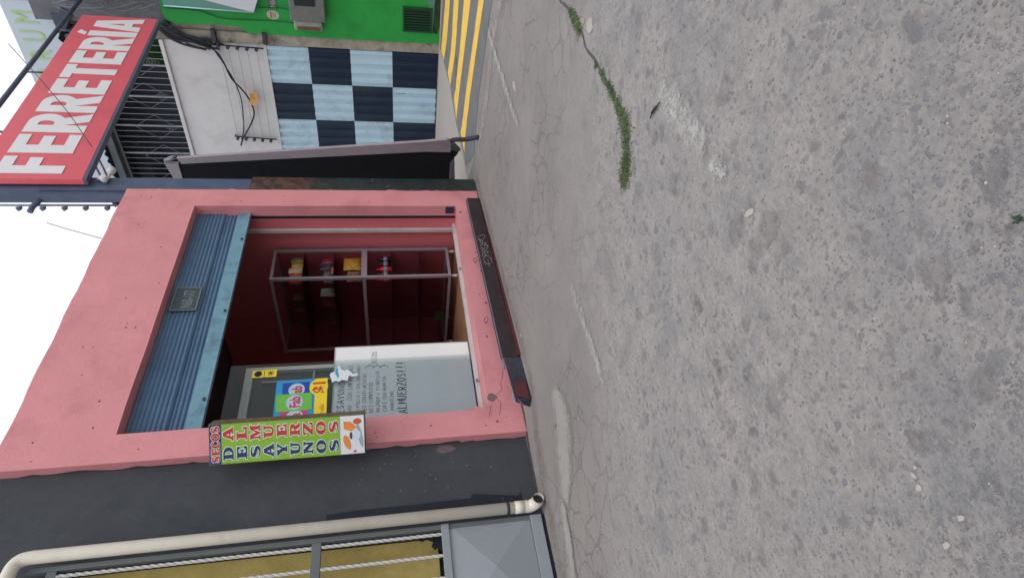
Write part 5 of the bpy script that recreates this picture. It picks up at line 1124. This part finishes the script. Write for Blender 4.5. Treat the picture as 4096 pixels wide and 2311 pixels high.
# lightbox awning sign on the green wall
lb = thing('lightbox_sign', 'white illuminated-type sign box with teal lower edge at the top right corner', 'sign', (11.9, 4.3, 3.4))
g = MB(); a = [W(*ZC(*p), 0, XG - .13) for p in ((200, 85), (1525, 200), (1590, 0), (1600, -300), (100, -300))]; g.slab(a, (.125, 0, 0)); obj('box', g, m_teal, lb, .01)
g = MB(); a = [W(*ZC(*p), 0, XG - .135) for p in ((780, 0), (1525, 190), (1582, 0), (1595, -280), (-300, -280))]; g.slab(a, (.004, 0, 0)); obj('white_face', g, m_graf, lb)
g = MB(); a = [W(*ZC(*p), 0, XG - .137) for p in ((200, 85), (1520, 188))]; g.tube(a, .012, 6); obj('edge_trim', g, m_lblue, lb)
# conduits on green wall
for k, (pts, lab) in enumerate(([[(1590, 120), (1750, 120), (1950, 125), (2080, 165)], 'upper dark wire running over the green wall to the meter box'], [[(200, 120), (700, 160), (1050, 270), (1500, 300), (1800, 310), (2120, 345)], 'long thin wire crossing the green wall to the small breaker box'])):
    wire('wall_wire', [W(*ZC(*p), 0, XG - .02) for p in pts], .008, M('green painted wire', C(32, 100, 58), .6), lab, 'wire')
# messy wires at upper right over the grimy wall
rr = random.Random(77)
g = MB()
for k in range(24):
    a = W(205 + rr.uniform(0, 60), rr.uniform(-60, 40), 0, XB - .3); b = W(620 + rr.uniform(-60, 30), rr.uniform(-60, 75), 0, XB - .25)
    m1 = a.lerp(b, .3) + Vector((rr.uniform(-.1, .1), rr.uniform(-.15, .15), rr.uniform(-.2, .2))); m2 = a.lerp(b, .7) + Vector((rr.uniform(-.1, .1), rr.uniform(-.15, .15), rr.uniform(-.2, .2)))
    g.tube(bez([a, m1, m2, b], 5), rr.uniform(.004, .011), 5)
tag(obj('wire_tangle', g, [m_gcable]), 'tangle of crossing grey wires above the red sign at the top right', 'wires', kind='stuff')
g = MB()
for k in range(14):
    a = W(630 + rr.uniform(-10, 30), rr.uniform(80, 120), 0, XB - .12); b = W(880 + rr.uniform(-60, 20), 190 + rr.uniform(-25, 10), 0, XB - .12)
    m1 = a.lerp(b, .3) + Vector((0, rr.uniform(0, .14), rr.uniform(-.15, .1))); m2 = a.lerp(b, .65) + Vector((0, rr.uniform(0, .1), rr.uniform(-.1, .1)))
    g.tube(bez([a, m1, m2, b], 5), rr.uniform(.012, .03), 6)
tag(obj('cable_bundle', g, m_cable), 'sagging bundle of black cables at the top of the grimy column', 'cables', kind='stuff')
for (px_, py_, lab) in ((925, 150, 'black steel bracket beside the upper insulator rack'), (1060, 150, 'lower black steel bracket at the corner of the chequered door')):
    p = W(px_ - 60 + 0, py_, 0, XB - .12); p = W(*ZC(940 if px_ == 925 else 1690, 520 if px_ == 925 else 570), 0, XB - .1)
    g = MB(); g.box(XB - .16, XB - .071, p.y - .12, p.y + .1, p.z - .035, p.z + .035); tag(obj('wall_bracket', g, m_steel, None, .005), lab, 'bracket')

# ---- far billboard over the roof
XF = 12.5
zb_, zt_ = 6.93, 7.83
bb = thing('rooftop_billboard', 'large white rooftop billboard with pale green letters behind the red hardware sign', 'billboard', (XF, 5, 6.9))
yR = W(10, -40, 0, XF).y
g = MB(); g.box(XF, XF + .15, yR, 8.6, zb_, zt_); obj('panel', g, M('billboard white', C(196, 206, 216), .6, .03, 1, .05), bb, .01)
g = MB(); g.box(XF - .01, XF - .002, yR, yR + .16, zb_, zt_); obj('side_strip', g, M('billboard strip', C(176, 180, 196), .6, .03, 1, .05), bb)
ZR = zm(0, 0, 4.843)
g = MB()
lt = W(*ZR(640, 200), 0, XF - .006); 
yM = W(*ZR(450, 210), 0, XF - .006).y
for ch, ya, yb_ in (('M', W(*ZR(600, 215), 0, XF).y, W(*ZR(700, 480), 0, XF).y), ('U', W(*ZR(700, 590), 0, XF).y, W(*ZR(780, 815), 0, XF).y), ('R', W(*ZR(820, 930), 0, XF).y, W(*ZR(900, 1180), 0, XF).y), ('O', W(*ZR(820, 930), 0, XF).y + .40, W(*ZR(900, 1180), 0, XF).y + .42)):
    zlo = W(*ZR(740, 400), 0, XF).z; zhi = W(*ZR(400, 400), 0, XF).z
    if ch == 'R': pass
    tmp = MB(); wd_ = text(tmp, ch, (0, 0, 0), (1, 0, 0), (0, 0, 1), 1., .05)
    h_ = .42; text(g, ch, (XF - .008, max(ya, yb_) , zlo), (0, -1, 0), (0, 0, 1), h_, .0, abs(yb_ - ya) / (wd_ * h_), .002)
obj('lettering', g, m_palegr, bb)
g = MB(); g.box(XF + .16, XF + .24, 5.2, 5.3, 6.4, zb_ + .3); g.box(XF + .16, XF + .24, 7.7, 7.8, 6.4, zb_ + .3); obj('support', g, m_steel, bb)
g = MB(); pts = [W(*ZR(*p), 0, XF - .35) for p in ((960, 275), (1110, 290), (1160, 160), (1400, 300), (1330, 420), (1230, 740), (1150, 700), (1090, 560))]
g.slab(pts, (.1, 0, 0)); tag(obj('pole_transformer', g, M('dark slate metal', C(78, 84, 100), .7, .2, 6, .2), None, .01), 'dark bracket block where the sign top pipe meets the building', 'bracket')

# ================================================================== RED HARDWARE SIGN
SYr = 4.36
BL, BR, TR = W(*Z1(600, 1300), 1, SYr), W(*Z1(1145, 145), 1, SYr), W(*Z1(600, 105), 1, SYr)
tl_ = W(*Z1(0, 980), 1, SYr)
sl_ = (TR.z - tl_.z) / (TR.x - tl_.x); xl = BL.x; TLz = TR.z + sl_ * (xl - TR.x)
hs = thing('hardware_store_sign', 'long red FERRETERÍA sign with white block letters held between post and corner building', 'sign', (xl, SYr, BL.z))
xr = (BR.x + TR.x) / 2
g = MB(); g.hexa([(xl, SYr, BL.z), (xr, SYr, BR.z), (xr, SYr + .08, BR.z), (xl, SYr + .08, BL.z), (xl, SYr, TLz), (xr, SYr, TR.z), (xr, SYr + .08, TR.z), (xl, SYr + .08, TLz)]); obj('panel', g, m_red, hs, .006)
g = MB(); g.hexa([(xl, SYr - .0, BL.z - .035), (xr, SYr, BR.z - .035), (xr, SYr + .08, BR.z - .035), (xl, SYr + .08, BL.z - .035), (xl, SYr, BL.z - .002), (xr, SYr, BR.z - .002), (xr, SYr + .08, BR.z - .002), (xl, SYr + .08, BL.z - .002)]); obj('lower_rail', g, m_pole, hs)
def arc(cx_, cz_, rx, rz, a0, a1, n=8): return [(cx_ + math.cos(R(a0 + (a1 - a0) * i / n)) * rx, cz_ + math.sin(R(a0 + (a1 - a0) * i / n)) * rz) for i in range(n + 1)]
GL = {
 'F': [[(0, 0), (.42, 0), (.42, .40), (.88, .40), (.88, .60), (.42, .60), (.42, .80), (.95, .80), (.95, 1), (0, 1)]],
 'E': [[(0, 0), (1, 0), (1, .2), (.42, .2), (.42, .41), (.92, .41), (.92, .6), (.42, .6), (.42, .8), (1, .8), (1, 1), (0, 1)]],
 'T': [[(.3, 0), (.7, 0), (.7, .8), (1, .8), (1, 1), (0, 1), (0, .8), (.3, .8)]],
 'I': [[(0, 0), (1, 0), (1, 1), (0, 1)]],
 'R': [[(0, 0), (.38, 0), (.38, .40), (.60, 0), (1.04, 0), (.78, .44)] + arc(.58, .71, .42, .29, -50, 90, 9) + [(0, 1)], [(.38, .56), (.38, .82)] + arc(.50, .69, .13, .13, 90, -90, 6)],
 'A': [[(-.04, 0), (.32, 0), (.37, .2), (.65, .2), (.70, 0), (1.06, 0), (.74, 1), (.28, 1)], [(.42, .37), (.51, .76), (.60, .37)]],
}
# left edge of each letter measured in the photo along its foot: (letter, left px, right px) as image points on the baseline
LET = [('F', (455, 1262), None), ]
ink = MB()
def sgx(X, Y): return W(*Z1(X, Y), 1, SYr - .004)
bl0 = sgx(448, 1262); bl1 = sgx(1052, 152)
bz = lambda x: bl0.z + (bl1.z - bl0.z) * (x - bl0.x) / (bl1.x - bl0.x)
edges = [('F', (448, 1262), (530, 1125)), ('E', (530, 1118), (603, 980)), ('R', (610, 975), (690, 838)), ('R', (697, 832), (750, 702)), ('E', (752, 697), (800, 607)), ('T', (842, 566), (862, 497)), ('E', (868, 483), (915, 392)), ('R', (932, 385), (975, 297)), ('I', (990, 280), (1010, 246)), ('A', (1018, 238), (1052, 152))]
# spacing is near regular: place by proportion of measured total
total = bl1.x - bl0.x
wts = {'F': .88, 'E': .98, 'R': 1.06, 'T': .96, 'I': .42, 'A': 1.08}; gap = .13
word = 'FERRETERIA'; tw = sum(wts[c] for c in word) + gap * 9; x = bl0.x; uw = total / tw
hgt = .60 * (TR.z - BR.z)
topm = sgx(690, 175)
hgt = abs(sgx(680, 190).z - bz(sgx(680, 190).x))
for i, ch in enumerate(word):
    ww = wts[ch] * uw; dz = (bz(x + ww) - bz(x)) / ww
    glyph(ink, GL[ch], (x, SYr - .004, bz(x)), Vector((1, 0, dz)), (0, 0, 1), ww, hgt, .003)
    if i == 8: glyph(ink, [[(0, 0), (.5, 0), (1, .8), (.45, 1)]], (x + .02, SYr - .004, bz(x) + hgt * 1.05), (1, 0, 0), (0, 0, 1), ww * 1.0, hgt * .2, .003)
    x += ww + gap * uw
obj('lettering', ink, m_wht, hs)
# pipe frame above the sign
pa, pb, pc_ = W(227, 122, 1, SYr + .04), W(90, 300, 1, SYr + .04), W(0, 415, 1, SYr + .04)
dpp = (pa - pc_) / (pa.x - pc_.x); P0 = pc_ + dpp * (6.5 - pc_.x); P1 = pc_ + dpp * (11.9 - pc_.x)
fr_ = thing('sign_top_pipe', 'dark steel pipe with short struts running above the red hardware sign', 'pipe', tuple(P0))
g = MB(); g.tube([P0, P1], .032, 10); obj('pipe', g, m_pole, fr_)
for xx in (7.4, 9.0, 10.45):
    p = pc_ + dpp * (xx - pc_.x); g = MB(); g.tube([p, Vector((p.x, SYr + .04, TLz + (TR.z - TLz) * (xx - xl) / (xr - xl) + .002))], .014, 8); obj('strut', g, m_pole, fr_)
# wires crossing the sign and sky
K1 = lambda X, Y, y: W(*Z1(X, Y), 1, y)
wire('thin_wire', [K1(60, 320, SYr - .12), K1(260, 540, SYr - .12), K1(480, 800, SYr - .12), K1(665, 1065, SYr - .12)], .005, m_cable, 'thin dark wire crossing diagonally in front of the red sign', 'wire')
wire('service_cable', [K1(660, 1150, 4.8), K1(730, 1280, 4.8), K1(800, 1440, 4.8), K1(840, 1500, 4.8)], .012, m_gcable, 'grey service cable dropping from under the red sign to the roof mast')
wire('service_cable', [K1(690, 1105, 4.75), K1(760, 1240, 4.75), K1(830, 1420, 4.75), K1(870, 1480, 4.75)], .012, m_gcable, 'second grey service cable passing behind the white security lamp')
wire('guy_wire', [K1(655, 1165, 4.9), K1(720, 1090, 4.9), K1(790, 1010, 4.9)], .006, m_cable, 'short thin wire slanting up to the tin roof under the red sign', 'wire')
wire('guy_wire', [K1(725, 1010, 4.9), K1(785, 1015, 4.9)], .006, m_cable, 'tiny level wire between red sign and tin roof', 'wire', sm=False)
K9 = lambda X, Y, y=4.66: W(*Z9(X, Y), 1, y)
wire('mast_wire', [K9(1160, 510), K9(1400, 540), K9(1600, 590), K9(1860, 655)], .005, m_gcable, 'thin wire sagging from the post to the roof mast', 'wire')
wire('mast_wire', [K9(1700, 510), K9(1850, 560), K9(1920, 600)], .005, m_gcable, 'short thin wire just above the roof mast joint', 'wire')
wire('sky_wire', [K9(780, 1000, 5.4), K9(1000, 1070, 5.4), K9(1300, 1155, 5.4), K9(1690, 1262, 5.4)], .005, m_gcable, 'lone thin wire rising into the sky above the pink parapet', 'wire')
wire('roof_cable', [K9(1560, 0, 4.7), K9(1660, 200, 4.7), K9(1700, 270, 4.7)], .011, m_gcable, 'pale cable ending at the security lamp arm')
# security lamp on the post
lm = thing('security_lamp', 'white twin head security lamp fixed to the dark post below the red sign', 'lamp', (6.52, 4.5, 4.45))
c1, c2, c3 = W(*Z9(1830, 160), 1, 4.42), W(*Z9(1735, 290), 1, 4.42), W(*Z9(1640, 250), 1, 4.42)
g = MB(); g.tube([c1 + Vector((-.03, 0, .01)), c1 + Vector((-.02, 0, 0)), c1 + Vector((.05, -.01, -.02)), c1 + Vector((.055, -.01, -.022))], [.02, .042, .042, .03], 14); obj('lamp_head', g, m_lamp, lm)
g = MB(); g.tube([c2 + Vector((.0, .03, 0)), c2, c2 + Vector((0, -.05, .0)), c2 + Vector((0, -.055, 0))], [.02, .038, .038, .025], 14); obj('lamp_head', g, m_lamp, lm)
g = MB(); g.tube([c3 + Vector((0, .04, .02)), c3, c2 + Vector((0, .03, 0)), c1 + Vector((-.02, .02, 0))], [.012, .022, .02, .012], 8); obj('arm', g, m_lamp, lm)
